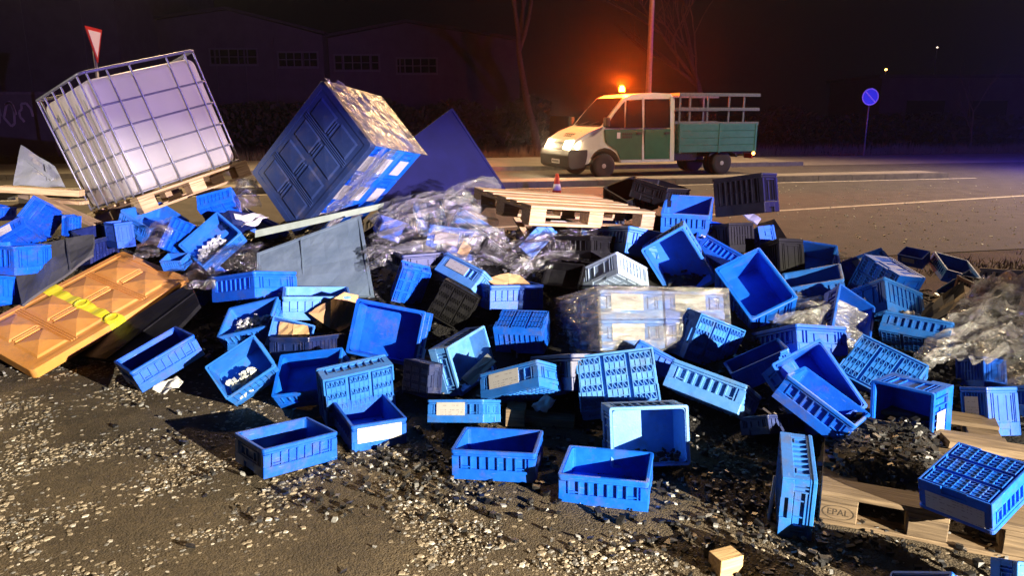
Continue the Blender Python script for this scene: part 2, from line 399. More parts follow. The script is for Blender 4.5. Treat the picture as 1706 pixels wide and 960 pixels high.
def empty(name, loc, label, cat, group=None, q=None, scale=None, rz=None):
    o = bpy.data.objects.new(name, None); C.objects.link(o); o.empty_display_size = .1
    o.location = loc
    if q is not None: o.rotation_mode = 'QUATERNION'; o.rotation_quaternion = q
    if rz is not None: o.rotation_euler = (0, 0, rz)
    if scale is not None: o.scale = scale
    return tag(o, label, cat, group)
def sheet_mb(q, t=.01, seg=(1, 1), bend=0.0, seed=0):      # solid sheet through four 3-D corners with thickness
    q = [Vector(p) for p in q]
    n = (q[1] - q[0]).cross(q[3] - q[0]).normalized()
    mb = MB(); nx, ny = seg
    rnd = random.Random(seed)
    for side in (0, 1):
        for j in range(ny + 1):
            for i in range(nx + 1):
                u, v = i / nx, j / ny
                p = q[0].lerp(q[1], u).lerp(q[3].lerp(q[2], u), v)
                w = bend * noise.noise(Vector((u * 3 + seed * 3.1, v * 3, seed * 1.7)))
                mb.v.append(tuple(p + n * (w - side * t)))
    N = (nx + 1) * (ny + 1)
    for j in range(ny):
        for i in range(nx):
            a = j * (nx + 1) + i
            mb.f.append((a, a + 1, a + nx + 2, a + nx + 1)); mb.m.append(0)
            mb.f.append((N + a, N + a + nx + 1, N + a + nx + 2, N + a + 1)); mb.m.append(0)
    ed = [i for i in range(nx + 1)] + [(j + 1) * (nx + 1) + nx for j in range(ny)] + [ny * (nx + 1) + i for i in range(nx - 1, -1, -1)] + [j * (nx + 1) for j in range(ny - 1, 0, -1)]
    for k in range(len(ed)):
        a, b = ed[k], ed[(k + 1) % len(ed)]
        mb.f.append((a, N + a, N + b, b)); mb.m.append(0)
    return mb
# ------------------------------------------------------------------ terrain, road, kerbs
def ground_mat():
    m = bpy.data.materials.new('gravelly_dirt'); m.use_nodes = True
    nt = m.node_tree; L = nt.links.new; p = nt.nodes['Principled BSDF']; p.inputs['Roughness'].default_value = .9
    tc = nt.nodes.new('ShaderNodeTexCoord')
    n = nt.nodes.new('ShaderNodeTexNoise'); n.inputs['Scale'].default_value = 1.6; n.inputs['Detail'].default_value = 8; n.inputs['Roughness'].default_value = .7
    r = nt.nodes.new('ShaderNodeValToRGB'); r.color_ramp.elements[0].position = .32; r.color_ramp.elements[1].position = .7
    r.color_ramp.elements[0].color = (.046, .034, .020, 1); r.color_ramp.elements[1].color = (.125, .096, .058, 1)
    n2 = nt.nodes.new('ShaderNodeTexNoise'); n2.inputs['Scale'].default_value = 38; n2.inputs['Detail'].default_value = 9; n2.inputs['Roughness'].default_value = .75
    r2 = nt.nodes.new('ShaderNodeValToRGB'); r2.color_ramp.elements[0].position = .35; r2.color_ramp.elements[1].position = .72
    r2.color_ramp.elements[0].color = (.55, .55, .55, 1); r2.color_ramp.elements[1].color = (1.5, 1.45, 1.35, 1)
    mx = nt.nodes.new('ShaderNodeMix'); mx.data_type = 'RGBA'; mx.blend_type = 'MULTIPLY'; mx.inputs[0].default_value = 1
    v = nt.nodes.new('ShaderNodeTexVoronoi'); v.inputs['Scale'].default_value = 110
    L(tc.outputs['Object'], n.inputs['Vector']); L(tc.outputs['Object'], n2.inputs['Vector']); L(tc.outputs['Object'], v.inputs['Vector'])
    L(n.outputs['Fac'], r.inputs['Fac']); L(n2.outputs['Fac'], r2.inputs['Fac']); L(r.outputs['Color'], mx.inputs[6]); L(r2.outputs['Color'], mx.inputs[7])
    L(mx.outputs[2], p.inputs['Base Color'])
    ad = nt.nodes.new('ShaderNodeMath'); ad.operation = 'MULTIPLY_ADD'; ad.inputs[1].default_value = -.6; L(v.outputs['Distance'], ad.inputs[0]); L(n2.outputs['Fac'], ad.inputs[2])
    b = nt.nodes.new('ShaderNodeBump'); b.inputs['Strength'].default_value = .85; b.inputs['Distance'].default_value = .016
    L(ad.outputs[0], b.inputs['Height']); L(b.outputs['Normal'], p.inputs['Normal'])
    return m
g = MB(); g.quad((-900, -300, 0), (900, -300, 0), (900, 1200, 0), (-900, 1200, 0))
tag(g.build('ground', ground_mat()), kind='structure')
g = MB()   # near dirt with gentle lumps
nx, ny = 110, 80
for j in range(ny + 1):
    for i in range(nx + 1):
        x = -6.5 + 13 * i / nx; y = -1.0 + 8.5 * j / ny
        ed = min(1, min(x + 6.5, 6.5 - x, y + 1.0, 7.5 - y) / .6)
        g.v.append((x, y, .004 + ed * .012 * (1 + noise.noise(Vector((x * 2.2, y * 2.2, 3)))) + ed * .006 * noise.noise(Vector((x * 9, y * 9, 1)))))
for j in range(ny):
    for i in range(nx):
        a = j * (nx + 1) + i; g.f.append((a, a + 1, a + nx + 2, a + nx + 1)); g.m.append(0)
tag(g.build('dirt_verge', ground_mat(), smooth=True), kind='structure')
RD = Vector((math.cos(R(13.5)), math.sin(R(13.5)), 0)); RN = Vector((-RD.y, RD.x, 0))
def rp(u, v, z=0): p = RD * u + RN * v; return (p.x, p.y, z)      # road frame: u along, v across
g = MB(); g.quad(rp(-90, 7.6, .008), rp(90, 7.6, .008), rp(90, 22.3, .008), rp(-90, 22.3, .008))
tag(g.build('road', M['asphalt']), kind='structure')
g = MB()
for a, b, w in (((4.2, 13.0), (14.0, 17.05), .13), ((-3, 10.1), (4.2, 13.0), .13)):
    d = (Vector(b) - Vector(a)).normalized(); nn = Vector((-d.y, d.x)) * w / 2
    a = Vector(a); b = Vector(b)
    g.quad((*(a - nn), .012), (*(b - nn), .012), (*(b + nn), .012), (*(a + nn), .012))
g.quad(rp(-40, 16.70, .012), rp(17.0, 16.70, .012), rp(17.0, 16.82, .012), rp(-40, 16.82, .012))
g.quad(rp(21, 17.3, .012), rp(60, 17.3, .012), rp(60, 17.42, .012), rp(21, 17.42, .012))
tag(g.build('road_marking', M['paint']), kind='structure')
def kerb_run(name, u0, u1, v0, v1, h, topm, pointed=False, n=14):
    root = MB()
    e = .22
    root.quad(rp(u0, v0 + e, h - .012), rp(u1, v0 + e, h - .012), rp(u1, v1, h - .012), rp(u0, v1, h - .012))
    o = tag(root.build(name, topm), kind='structure')
    for k in range(n):
        a = u0 + (u1 - u0) * k / n; b = u0 + (u1 - u0) * (k + 1) / n - .012
        s = MB(); s.hexa([rp(a, v0, -.05), rp(b, v0, -.05), rp(b, v0 + e, -.05), rp(a, v0 + e, -.05),
                          rp(a, v0 + .015, h), rp(b, v0 + .015, h), rp(b, v0 + e, h), rp(a, v0 + e, h)])
        s.build('kerb_stone', M['kerb'], o)
    return o
kerb_run('traffic_island', -18, 16.3, 16.95, 18.0, .15, M['pave'], n=34)
kerb_run('traffic_island', 21.6, 40, 17.6, 18.6, .15, M['pave'], n=18)
kerb_run('pavement', -60, 15.5, 22.3, 27.4, .14, M['pave'], n=60)
g = MB(); g.quad(rp(15.5, 22.4, .012), rp(80, 21.0, .012), rp(80, 27.6, .012), rp(15.5, 27.4, .012))
tag(g.build('side_road', M['pave']), kind='structure')
# ------------------------------------------------------------------ far buildings
def box_obj(name, m, parent, x0, x1, y0, y1, z0, z1):
    return MB().box(x0, x1, y0, y1, z0, z1).build(name, m, parent)
b = empty('industrial_building', (-36, 50, 0), 'tall plain grey industrial building behind the tilted white tank', 'building')
box_obj('wall', M['wallgrey'], b, -18, 13.2, -5, 10, 0, 13.5)
box_obj('parapet', M['roof'], b, -18.1, 13.3, -5.1, 10.1, 13.5, 13.9)
for k in range(9):
    box_obj('panel_joint', M['frame'], b, -16 + k * 3.4, -15.94 + k * 3.4, -5.02, -4.98, 2.5, 13.4)
def shed(x0, x1, xr, y, eL, eR, pk, dep, label, wins):
    b = empty('warehouse', ((x0 + x1) / 2, y, 0), label, 'warehouse')
    c = (x0 + x1) / 2
    MB().prism([(x0 - c, 0), (x1 - c, 0), (x1 - c, eR), (xr - c, pk), (x0 - c, eL)], 0, dep, 'y').build('wall', M['wallpale'], b, recalc=True)
    rf = MB()
    for (a, za, d, zd) in ((x0 - .2, eL, xr, pk), (xr, pk, x1 + .2, eR)):
        rf.hexa([(a - c, -.3, za + .02), (d - c, -.3, zd + .02), (d - c, dep, zd + .02), (a - c, dep, za + .02), (a - c, -.3, za + .2), (d - c, -.3, zd + .2), (d - c, dep, zd + .2), (a - c, dep, za + .2)])
    rf.build('roof', M['roof'], b)
    for k in range(int((x1 - x0) / 1.9)):
        xx = x0 + .9 + k * 1.9
        box_obj('wall_rib', M['wallpale'], b, xx - c - .05, xx - c + .05, -.06, 0, 2.2, min(eL, eR) - .15)
    for (wx0, wx1, wz0, wz1) in wins:
        w = MB()
        w.box(wx0 - c - .08, wx1 - c + .08, -.08, 0, wz1, wz1 + .1); w.box(wx0 - c - .08, wx1 - c + .08, -.12, 0, wz0 - .12, wz0)
        w.box(wx0 - c - .08, wx0 - c, -.08, 0, wz0, wz1); w.box(wx1 - c, wx1 - c + .08, -.08, 0, wz0, wz1)
        nb = 5
        for i in range(1, nb):
            xm = wx0 + (wx1 - wx0) * i / nb - c; w.box(xm - .03, xm + .03, -.06, 0, wz0, wz1)
        w.box(wx0 - c, wx1 - c, -.055, 0, (wz0 + wz1) / 2 - .025, (wz0 + wz1) / 2 + .025)
        f = w.build('window', M['frame'], b)
        for i in range(nb):
            a0 = wx0 + (wx1 - wx0) * i / nb - c + .04; a1 = wx0 + (wx1 - wx0) * (i + 1) / nb - c - .04
            for zz0, zz1 in ((wz0 + .02, (wz0 + wz1) / 2 - .03), ((wz0 + wz1) / 2 + .03, wz1 - .02)):
                MB().box(a0, a1, -.03, -.01, zz0, zz1).build('pane', M['glass'], f)
    return b
shed(-25.8, -12.2, -18.2, 50, 7.2, 6.7, 8.2, 24, 'pale warehouse with low gable and two dark windows, just right of the tank', [(-19.5, -16.5, 4.9, 5.8), (-15.1, -12.6, 4.75, 5.6)])
shed(-12.1, 0.5, -6.9, 51, 6.6, 6.4, 7.55, 24, 'farther right pale warehouse with shallow gable above the wrapped load', [(-11.7, -8.8, 4.6, 5.5), (-7.6, -5.0, 4.4, 5.3)])
b = empty('low_building', (40, 56, 0), 'long low pale building in the dark at far right behind the bare sapling', 'building')
box_obj('wall', M['wallpale'], b, -13, 22, 0, 9, 0, 4.3); box_obj('roof', M['roof'], b, -13.3, 22.3, -.3, 9.3, 4.3, 4.55)
for k in range(6): box_obj('window', M['glass'], b, -11 + k * 4.6, -8.2 + k * 4.6, -.03, .02, 1.3, 2.7)
# graffiti wall at the left
b = empty('graffiti_wall', (-24, 31, 0), 'low dark concrete wall sprayed with white graffiti at far left', 'wall')
box_obj('wall', M['wallgrey'], b, -9, 5.2, 0, .3, 0, 2.5); box_obj('coping', M['kerb'], b, -9.1, 5.3, -.05, .35, 2.5, 2.6)
gr = MB(); rg = random.Random(5)
for i in range(7):     # loops and slashes of a sprayed scrawl, unreadable in the photograph
    ox = .2 + i * .66; n_ = 9; pts = []
    for k in range(n_ + 1):
        a_ = rg.uniform(-.3, .3) + 6.28 * k / n_ * (.7 + .3 * (i % 3)); pts.append(Vector((ox + .25 * math.cos(a_) * rg.uniform(.6, 1.3), -.012, 1.72 + .48 * math.sin(a_) * rg.uniform(.7, 1.1))))
    for k in range(n_):
        a, c = pts[k], pts[k + 1]
        d = (c - a).normalized(); nn = Vector((-d.z, 0, d.x)) * .045
        gr.hexa([a - nn, c - nn, c - nn + Vector((0, .01, 0)), a - nn + Vector((0, .01, 0)), a + nn, c + nn, c + nn + Vector((0, .01, 0)), a + nn + Vector((0, .01, 0))])
gr.build('graffiti', M['graffiti'], b, recalc=True)
# ------------------------------------------------------------------ vegetation
def leaf_mass(name, n, fn, size, m, label=None, kind='stuff', cat=None):
    g = MB(); rg = random.Random(hash(name) % 1000 if False else len(name) * 7 + n)
    for _ in range(n):
        p = Vector(fn(rg)); s = size * rg.uniform(.5, 1.5)
        a = Vector((rg.uniform(-1, 1), rg.uniform(-1, 1), rg.uniform(-1, 1))).normalized(); c = a.orthogonal().normalized()
        g.v += [tuple(p - a * s), tuple(p + c * s * .5), tuple(p + a * s), tuple(p - c * s * .5)]
        k = len(g.v); g.f.append((k - 4, k - 3, k - 2, k - 1)); g.m.append(0)
    o = g.build(name, m); tag(o, label, cat, None, kind); return o
def hedge_pt(r):
    x = r.uniform(-34, 2); h = 2.3 + .7 * noise.noise(Vector((x * .5, 0, 0)))
    t = r.random() ** .7
    return (x, 40 + r.uniform(-1.2, 1.2) * (1 - t * .4), t * h)
leaf_mass('hedge', 9000, hedge_pt, .17, M['leaf'], 'dark overgrown hedge along the foot of the warehouses')
def hedge_pt2(r):
    x = r.uniform(5, 48); h = 1.7 + .9 * noise.noise(Vector((x * .35, 4, 0))); t = r.random() ** .7
    return (x, 44 + r.uniform(-1.2, 1.2), t * max(.4, h))
leaf_mass('hedge', 8000, hedge_pt2, .16, M['leaf'], 'dark scrub in the shadow beyond the blue road sign')
def grass_pt(r):
    x = r.uniform(-28, 40)
    v = 27.5 + r.random() ** 1.4 * 4.5; p = rp(x, v); k = noise.noise(Vector((p[0] * .6, p[1] * .6, 0)))
    return (p[0], p[1], r.random() ** 1.5 * (.22 + .4 * max(0, k)))
g = MB(); rg = random.Random(3)
for _ in range(12000):
    p = Vector(grass_pt(rg)); h = rg.uniform(.08, .3); d = Vector((rg.uniform(-.1, .1), rg.uniform(-.1, .1), h)); w = .012
    g.v += [tuple(p + Vector((-w, 0, -p.z))), tuple(p + Vector((w, 0, -p.z))), tuple(p + d)]
    k = len(g.v); g.f.append((k - 3, k - 2, k - 1)); g.m.append(0)
tag(g.build('dry_grass', M['drygrass']), 'dry grass verge behind the pavement', None, None, 'stuff')
g = MB()
for _ in range(2600):     # tufts along the near edge of the road
    x = rg.uniform(3.2, 9.5); y = 8.1 + .12 * (x - 5) + rg.gauss(0, .28)
    if noise.noise(Vector((x * 1.3, y * 2, 7))) < -.05: continue
    h = rg.uniform(.02, .10); w = .006
    g.v += [(x - w, y, .0), (x + w, y, .0), (x + rg.uniform(-.05, .05), y + rg.uniform(-.05, .05), h)]
    k = len(g.v); g.f.append((k - 3, k - 2, k - 1)); g.m.append(0)
tag(g.build('dry_grass', M['drygrass']), 'thin dry grass along the near edge of the road', None, None, 'stuff')
def bare_tree(loc, H, r0, seed, label, depth=5, group=None):
    t = empty('bare_tree', loc, label, 'tree', group)
    rg = random.Random(seed); tr = MB(); cr = MB()
    def grow(p, d, l, r, k, mb):
        pts = [p]; q = p.copy()
        for i in range(4):
            d = (d + Vector((rg.uniform(-.16, .16), rg.uniform(-.16, .16), rg.uniform(-.03, .12)))).normalized(); q = q + d * l / 4; pts.append(q.copy())
        mb.tube(pts, r, 6 if k < 2 else 4, r2=r * .6, cap=False)
        if k >= depth: return
        for c in range(rg.choice((2, 3)) if k else 4):
            a = rg.uniform(0, 6.28); sp = rg.uniform(.4, .85)
            nd = (d + Vector((math.cos(a) * sp, math.sin(a) * sp, rg.uniform(-.1, .3)))).normalized()
            grow(pts[rg.choice((2, 3, 4, 4))], nd, l * rg.uniform(.6, .8), r * .55, k + 1, cr)
    grow(Vector((0, 0, -.1)), Vector((rg.uniform(-.08, .08), 0, 1)), H * .42, r0, 0, tr)
    tr.build('trunk', M['bark'], t, smooth=True); cr.build('crown', M['bark'], t, smooth=True)
    return t
bare_tree((1.2, 34.5, 0), 11, .22, 4, 'bare tree in the orange glow directly above the van windscreen', 5, None)
bare_tree((9.5, 37, 0), 10, .18, 9, 'bare tree behind the truck bed, right of the lamp post', 5)
bare_tree((22.5, 36.9, 0), 4.6, .05, 12, 'thin bare sapling on the verge at far right', 3)
# ------------------------------------------------------------------ street furniture
p = empty('lamp_post', (4.78, 26.8, 0), 'tall grey street lamp post rising behind the green and cream truck', 'lamp post')
MB().tube([(0, 0, 0), (0, 0, 12.0)], .105, 14, r2=.065).build('post', M['galv'], p, smooth=True)
MB().lathe([(.16, 0), (.16, .25), (.11, .32)], 14).build('base_sleeve', M['galv'], p, smooth=True)
MB().tube([(0, 0, 11.9), (.1, -.3, 12.15), (.4, -1.3, 12.3)], .045, 8).build('arm', M['galv'], p, smooth=True)
MB().hexa([(.26, -1.9, 12.24), (.54, -1.9, 12.24), (.54, -1.2, 12.24), (.26, -1.2, 12.24), (.31, -1.85, 12.38), (.49, -1.85, 12.38), (.49, -1.25, 12.4), (.31, -1.25, 12.4)]).build('lamp_head', M['bumper'], p)
MB().box(.29, .51, -1.8, -1.35, 12.225, 12.238).build('lens', M['headlamp'], p)
lamp('street_light_post', 'SPOT', (5.18, 25.2, 12.2), 9500, (1.0, 0.58, 0.24), (4.2, 20.0, 0), 0.2, 125, 0.6)
s = empty('road_sign', (14.94, 31.9, 0), 'round blue no-parking sign on a slim grey post at the right', 'road sign')
MB().tube([(0, 0, 0), (0.0, 0, 2.75)], .032, 10).build('post', M['galv'], s, smooth=True)
MB().lathe([(.345, -.06), (.35, -.05), (.35, -.035)], 40, 'y', (0, 0, 2.42)).build('disc', M['signblue'], s)
rm = MB(); n = 40
for k in range(n):
    a0, a1 = 6.28318 * k / n, 6.28318 * (k + 1) / n
    rm.hexa([(.30 * math.cos(a), y, 2.42 + .30 * math.sin(a)) for a in (a0, a1) for y in (-.066,)] + [(.30 * math.cos(a), -.06, 2.42 + .30 * math.sin(a)) for a in (a1, a0)] + [(.345 * math.cos(a), -.066, 2.42 + .345 * math.sin(a)) for a in (a0, a1)] + [(.345 * math.cos(a), -.06, 2.42 + .345 * math.sin(a)) for a in (a1, a0)])
rm.build('border', M['signwhite'], s, recalc=True)
d = Vector((.7071, 0, -.7071)) * .30; nn = Vector((.7071, 0, .7071)) * .026
mb = MB(); c0 = Vector((0, -.068, 2.42)); yv = Vector((0, .008, 0))
mb.hexa([c0 - d - nn, c0 + d - nn, c0 + d - nn + yv, c0 - d - nn + yv, c0 - d + nn, c0 + d + nn, c0 + d + nn + yv, c0 - d + nn + yv]); mb.build('slash', M['signwhite'], s, recalc=True)
s = empty('road_sign', (-9.68, 18.0, 0), 'red bordered triangular give-way sign seen almost edge-on beside the white tank', 'road sign', rz=R(96))
MB().tube([(0, 0.03, 0), (0, .03, 3.6)], .035, 10).build('post', M['galv'], s, smooth=True)
MB().prism([(-.45, 3.65), (0, 2.86), (.45, 3.65)], -.02, 0, 'y').build('border', M['signred'], s, recalc=True)
MB().prism([(-.33, 3.575), (0, 2.99), (.33, 3.575)], -.028, -.021, 'y').build('face', M['signwhite'], s, recalc=True)
t = empty('traffic_cone', (.93, 15.4, .008), 'red and white traffic cone on the road behind the middle pallet', 'traffic cone')
MB().box(-.15, .15, -.15, .15, 0, .03).build('base', M['rubber'], t)
MB().lathe([(.11, .03), (.03, .5), (.025, .5)], 16).build('cone', M['conered'], t, smooth=True)
MB().lathe([(.094, .16), (.068, .29)], 16).build('reflective_band', M['signwhite'], t, smooth=True)
for (x, y, z, nm, lb) in ((28.9, 59.5, 5.02, 'distant_lamp', 'small warm lit lamp far behind the blue road sign'), (43.9, 80, 8.4, 'distant_lamp', 'faint tiny lamp farthest away at upper right')):
    t = empty(nm, (x, y, 0), lb, 'street lamp')
    MB().tube([(0, 0, 0), (0, 0, z)], .06, 8, r2=.04).build('post', M['galv'], t)
    MB().lathe([(.06, z), (.11, z + .06), (.05, z + .16)], 10).build('lantern', M['marker'] if 'warm' in lb else M['faint'], t)
def build_truck():
    t = empty('pickup_truck', (2.14, 20.93, .012), 'cream and green crew cab tipper truck with a lit orange beacon', 'truck', rz=R(180 + 20))
    def hw(x, z):
        w = .97 if z < 1.25 else .97 - (z - 1.25) * .135
        if x > .55: w -= (x - .55) * .22
        return w
    prof = [(.88, .30), (.97, .5), (.97, .80), (.84, 1.03), (.5, 1.22), (.06, 1.38), (-.30, 1.80), (-.62, 2.13), (-.86, 2.22), (-1.5, 2.26), (-2.02, 2.24), (-2.12, 2.14), (-2.14, 1.3), (-2.14, .42), (-.50, .42)]
    for k in range(9):
        a = R(180 - 22.5 * k); prof.append((.46 * math.cos(a) * 1.0, .36 + .46 * math.sin(a) if k not in (0, 8) else .42))
    prof.append((.52, .40))
    mb = MB(); n = len(prof)
    for sy in (1, -1):
        mb.v += [(x, sy * hw(x, z), z) for x, z in prof]
    for i in range(n):
        j = (i + 1) % n; mb.f.append((i, j, n + j, n + i)); mb.m.append(0)
    mb.f.append(tuple(range(n))); mb.f.append(tuple(range(2 * n - 1, n - 1, -1))); mb.m += [0, 0]
    mb.build('cab', M['cream'], t, recalc=True)
    def side(poly, off, th, sy=1):
        m = MB(); k = len(poly)
        for o in (off, off + th):
            m.v += [(x, sy * (hw(x, z) + o), z) for x, z in poly]
        m.f.append(tuple(range(k))[::-1]); m.f.append(tuple(range(k, 2 * k))); m.m += [0, 0]
        for i in range(k):
            j = (i + 1) % k; m.f.append((i, j, k + j, k + i)); m.m.append(0)
        return m
    for sy in (1, -1):
        d = side([(-.47, .50), (-1.10, .50), (-1.12, 1.30), (.02, 1.30), (-.02, .98), (-.16, .86), (-.36, .74)], -.004, .022, sy).build('door', M['green'], t, recalc=True)
        side([(-.60, 1.335), (-1.12, 1.335), (-1.12, 2.08), (-.66, 2.06)], .002, .012, sy).build('window', M['glass'], d, recalc=True)
        side([(.0, 1.335), (-.56, 1.335), (-.60, 2.03), (-.30, 1.72)], .002, .012, sy).build('window', M['glass'], d, recalc=True)
        side([(-.93, 1.16), (-1.07, 1.16), (-1.07, 1.22), (-.93, 1.22)], .018, .025, sy).build('handle', M['bumper'], d, recalc=True)
        side([(-.34, 1.06), (-.44, 1.06), (-.44, 1.22), (-.34, 1.22)], .019, .004, sy).build('emblem', M['signwhite'], d, recalc=True)
        lt = MB()
        for r_ in range(2):
            for c in range(5):
                x0 = -.50 - c * .062; z0 = 1.15 - r_ * .085
                q = side([(x0, z0), (x0 - .045, z0), (x0 - .045, z0 + .055), (x0, z0 + .055)], .019, .004, sy)
                o_ = len(lt.v); lt.v += q.v; lt.f += [tuple(o_ + i for i in f) for f in q.f]; lt.m += q.m
        tag(lt.build('lettering', M['bumper'], d, recalc=True), kind='stuff')
        d = side([(-1.21, .50), (-1.98, .50), (-1.98, 1.30), (-1.19, 1.30)], -.004, .022, sy).build('door', M['green'], t, recalc=True)
        side([(-1.20, 1.335), (-1.97, 1.335), (-1.97, 2.10), (-1.20, 2.09)], .002, .012, sy).build('window', M['glass'], d, recalc=True)
        side([(-1.80, 1.16), (-1.94, 1.16), (-1.94, 1.22), (-1.80, 1.22)], .018, .025, sy).build('handle', M['bumper'], d, recalc=True)
        side([(-1.125, .46), (-1.185, .46), (-1.175, 2.12), (-1.13, 2.12)], .004, .022, sy).build('pillar_trim', M['whitep'], t, recalc=True)
        side([(-2.0, .46), (-2.13, .46), (-2.13, 2.16), (-2.0, 2.16)], .004, .022, sy).build('pillar_trim', M['whitep'], t, recalc=True)
        side([(-.48, .42), (-2.13, .42), (-2.13, .475), (-.48, .475)], .004, .02, sy).build('sill', M['whitep'], t, recalc=True)
        ms = empty_part = MB().box(-.02, .1, sy * 1.0 if sy > 0 else -1.22, sy * 1.22 if sy > 0 else -1.0, 1.36, 1.62).build('mirror', M['bumper'], t, bevel=.03)
        # head lamp
        hl = MB().hexa([(.80, sy * .935, .80), (1.0, sy * .46, .80), (.90, sy * .44, .80), (.72, sy * .90, .80), (.74, sy * .925, .985), (.925, sy * .46, .985), (.84, sy * .44, .985), (.66, sy * .89, .985)])
        hl.build('headlight', M['headlamp'], t, recalc=True)
        MB().lathe([(.33, -.10), (.335, -.07), (.335, .07), (.33, .10), (.22, .11), (.2, .1)], 28, 'y').v
    # windscreen lies on the sloping front
    ws = MB(); pts = [(.045, 1.40), (-.30, 1.815), (-.60, 2.115)]
    for off in (.012, .02):
        for (x, z) in pts:
            w = hw(x, z) - .10
            nx_, nz_ = .76 * off, .65 * off
            ws.v += [(x + nx_, w, z + nz_), (x + nx_, -w, z + nz_)]
    for o in (0, 6):
        for i in (0, 2):
            ws.f.append((o + i, o + i + 1, o + i + 3, o + i + 2)); ws.m.append(0)
    ws.f += [(0, 6, 7, 1), (4, 5, 11, 10), (0, 2, 8, 6), (2, 4, 10, 8), (1, 7, 9, 3), (3, 9, 11, 5)]; ws.m += [0] * 6
    w = ws.build('windscreen', M['glass'], t, recalc=True)
    for y in (.1, -.5):
        MB().tube([(.10, y, 1.40), (-.02, y + .45, 1.50)], .012, 6).build('wiper', M['bumper'], w)
    MB().hexa([(.10, -.62, 1.375), (.10, .80, 1.375), (.02, .80, 1.40), (.02, -.62, 1.40), (.11, -.62, 1.385), (.11, .80, 1.385), (.03, .80, 1.415), (.03, -.62, 1.415)]).build('cowl', M['bumper'], t, recalc=True)
    MB().prism([(.60, .30), (.96, .26), (1.05, .34), (1.07, .62), (1.02, .775), (.5, .775), (.5, .62), (.53, .45)], -.97, .97, 'y').build('bumper', M['bumper'], t, bevel=.015)
    MB().hexa([(.985, -.46, .80), (.985, .46, .80), (.93, .46, .80), (.93, -.46, .80), (.93, -.46, .95), (.93, .46, .95), (.87, .46, .95), (.87, -.46, .95)]).build('grille', M['bumper'], t, recalc=True)
    pl = MB().box(1.068, 1.078, -.1, .42, .40, .51).build('number_plate', M['signwhite'], t)
    q = MB()
    for k in range(7): q.box(1.078, 1.081, -.06 + k * .065, -.02 + k * .065, .425, .485)
    q.build('plate_characters', M['bumper'], pl)
    # hood lettering too blurred to read in the photograph: dark green blocks in two rows
    q = MB(); rg = random.Random(2)
    def hood(u, y): return (.84 - u * .34, y, 1.03 + u * .19 + .006)
    for r_, (u0, k) in enumerate(((.62, 5), (.34, 4))):
        for c in range(k):
            y0 = .34 - c * .13; a, b_ = hood(u0, y0), hood(u0 + .16, y0 - .085)
            q.hexa([(a[0], a[1], a[2]), (a[0], b_[1], a[2]), (b_[0], b_[1], b_[2]), (b_[0], a[1], b_[2]), (a[0], a[1], a[2] + .004), (a[0], b_[1], a[2] + .004), (b_[0], b_[1], b_[2] + .004), (b_[0], a[1], b_[2] + .004)])
    tag(q.build('lettering', M['green'], t, recalc=True), kind='stuff')
    # wheels
    def wheel(x, y, dbl=False):
        w = MB().lathe([(.20, -.105), (.30, -.11), (.335, -.08), (.338, 0), (.335, .08), (.30, .11), (.20, .105)], 30, 'y', (x, y, .338)).build('wheel', M['rubber'], t, smooth=True)
        s_ = 1 if y > 0 else -1
        rm_ = MB().lathe([(.205, s_ * .02), (.21, s_ * .09), (.19, s_ * .10), (.15, s_ * .055), (.07, s_ * .06), (.06, s_ * .11), (.02, s_ * .115)], 24, 'y', (x, y, .338))
        rm_.build('rim', M['rimm'], w, smooth=False, recalc=True)
        h = MB()
        for k in range(5):
            a = 6.28 * k / 5
            h.lathe([(.028, s_ * .05), (.028, s_ * .062)], 8, 'y', (x + .105 * math.cos(a), y, .338 + .105 * math.sin(a)))
        h.build('rim_hole', M['rubber'], w, recalc=True)
    for y in (.84, -.84): wheel(0, y)
    for y in (.82, -.82, ): wheel(-3.75, y)
    for y in (.56, -.56): wheel(-3.75, y)
    for x in (0, -3.75): MB().tube([(x, -.8, .338), (x, .8, .338)], .05, 8).build('axle', M['bumper'], t)
    # chassis and bed
    for y in (.38, -.45): MB().box(-4.80, -2.1, y, y + .07, .50, .64).build('chassis_rail', M['bumper'], t)
    MB().box(-3.0, -2.25, .42, .80, .42, .68).build('fuel_tank', M['railm'], t, bevel=.03)
    for s_ in (1, -1): MB().prism([(-4.25, .50), (-4.17, .62), (-4.02, .655), (-3.47, .655), (-3.32, .62), (-3.27, .54), (-3.30, .54), (-3.47, .64), (-4.01, .64), (-4.14, .60), (-4.22, .5)], s_ * .66, s_ * .96, 'y').build('mudguard', M['bumper'], t, recalc=True)
    MB().box(-4.80, -2.24, -1.0, 1.0, .66, .72).build('bed_floor', M['bedgreen'], t)
    for y0, y1 in ((1.0, 1.03), (-1.03, -1.0)):
        for k in range(4):
            MB().box(-4.80, -2.24, y0, y1, .66 + k * .195, .66 + k * .195 + .187).build('side_plank', M['bedgreen'], t, bevel=.006)
        for x in (-2.27, -3.55, -4.77):
            MB().box(x - .03, x + .03, min(y0, y1) + (.032 if y0 > 0 else -.012), max(y0, y1) + (.012 if y0 > 0 else -.032), .64, 1.45).build('side_post', M['bedgreen'], t)
    for k in range(4):
        MB().box(-4.835, -4.805, -1.0, 1.0, .66 + k * .195, .66 + k * .195 + .187).build('tailboard_plank', M['bedgreen'], t, bevel=.006)
        MB().box(-2.235, -2.205, -1.0, 1.0, .66 + k * .195, .66 + k * .195 + .187).build('headboard_plank', M['bedgreen'], t, bevel=.006)
    for y in (.985, -.985):
        for z in (1.44, 1.83, 2.22):
            MB().box(-4.86, -2.2, y - .02, y + .02, z - .045, z + .045).build('rack_rail', M['railm'], t, bevel=.006)
        for x in (-2.26, -2.58, -3.15, -3.85, -4.35):
            MB().box(x - .025, x + .025, y - .045, y - .021, 1.40, 2.24).build('rack_post', M['railm'], t)
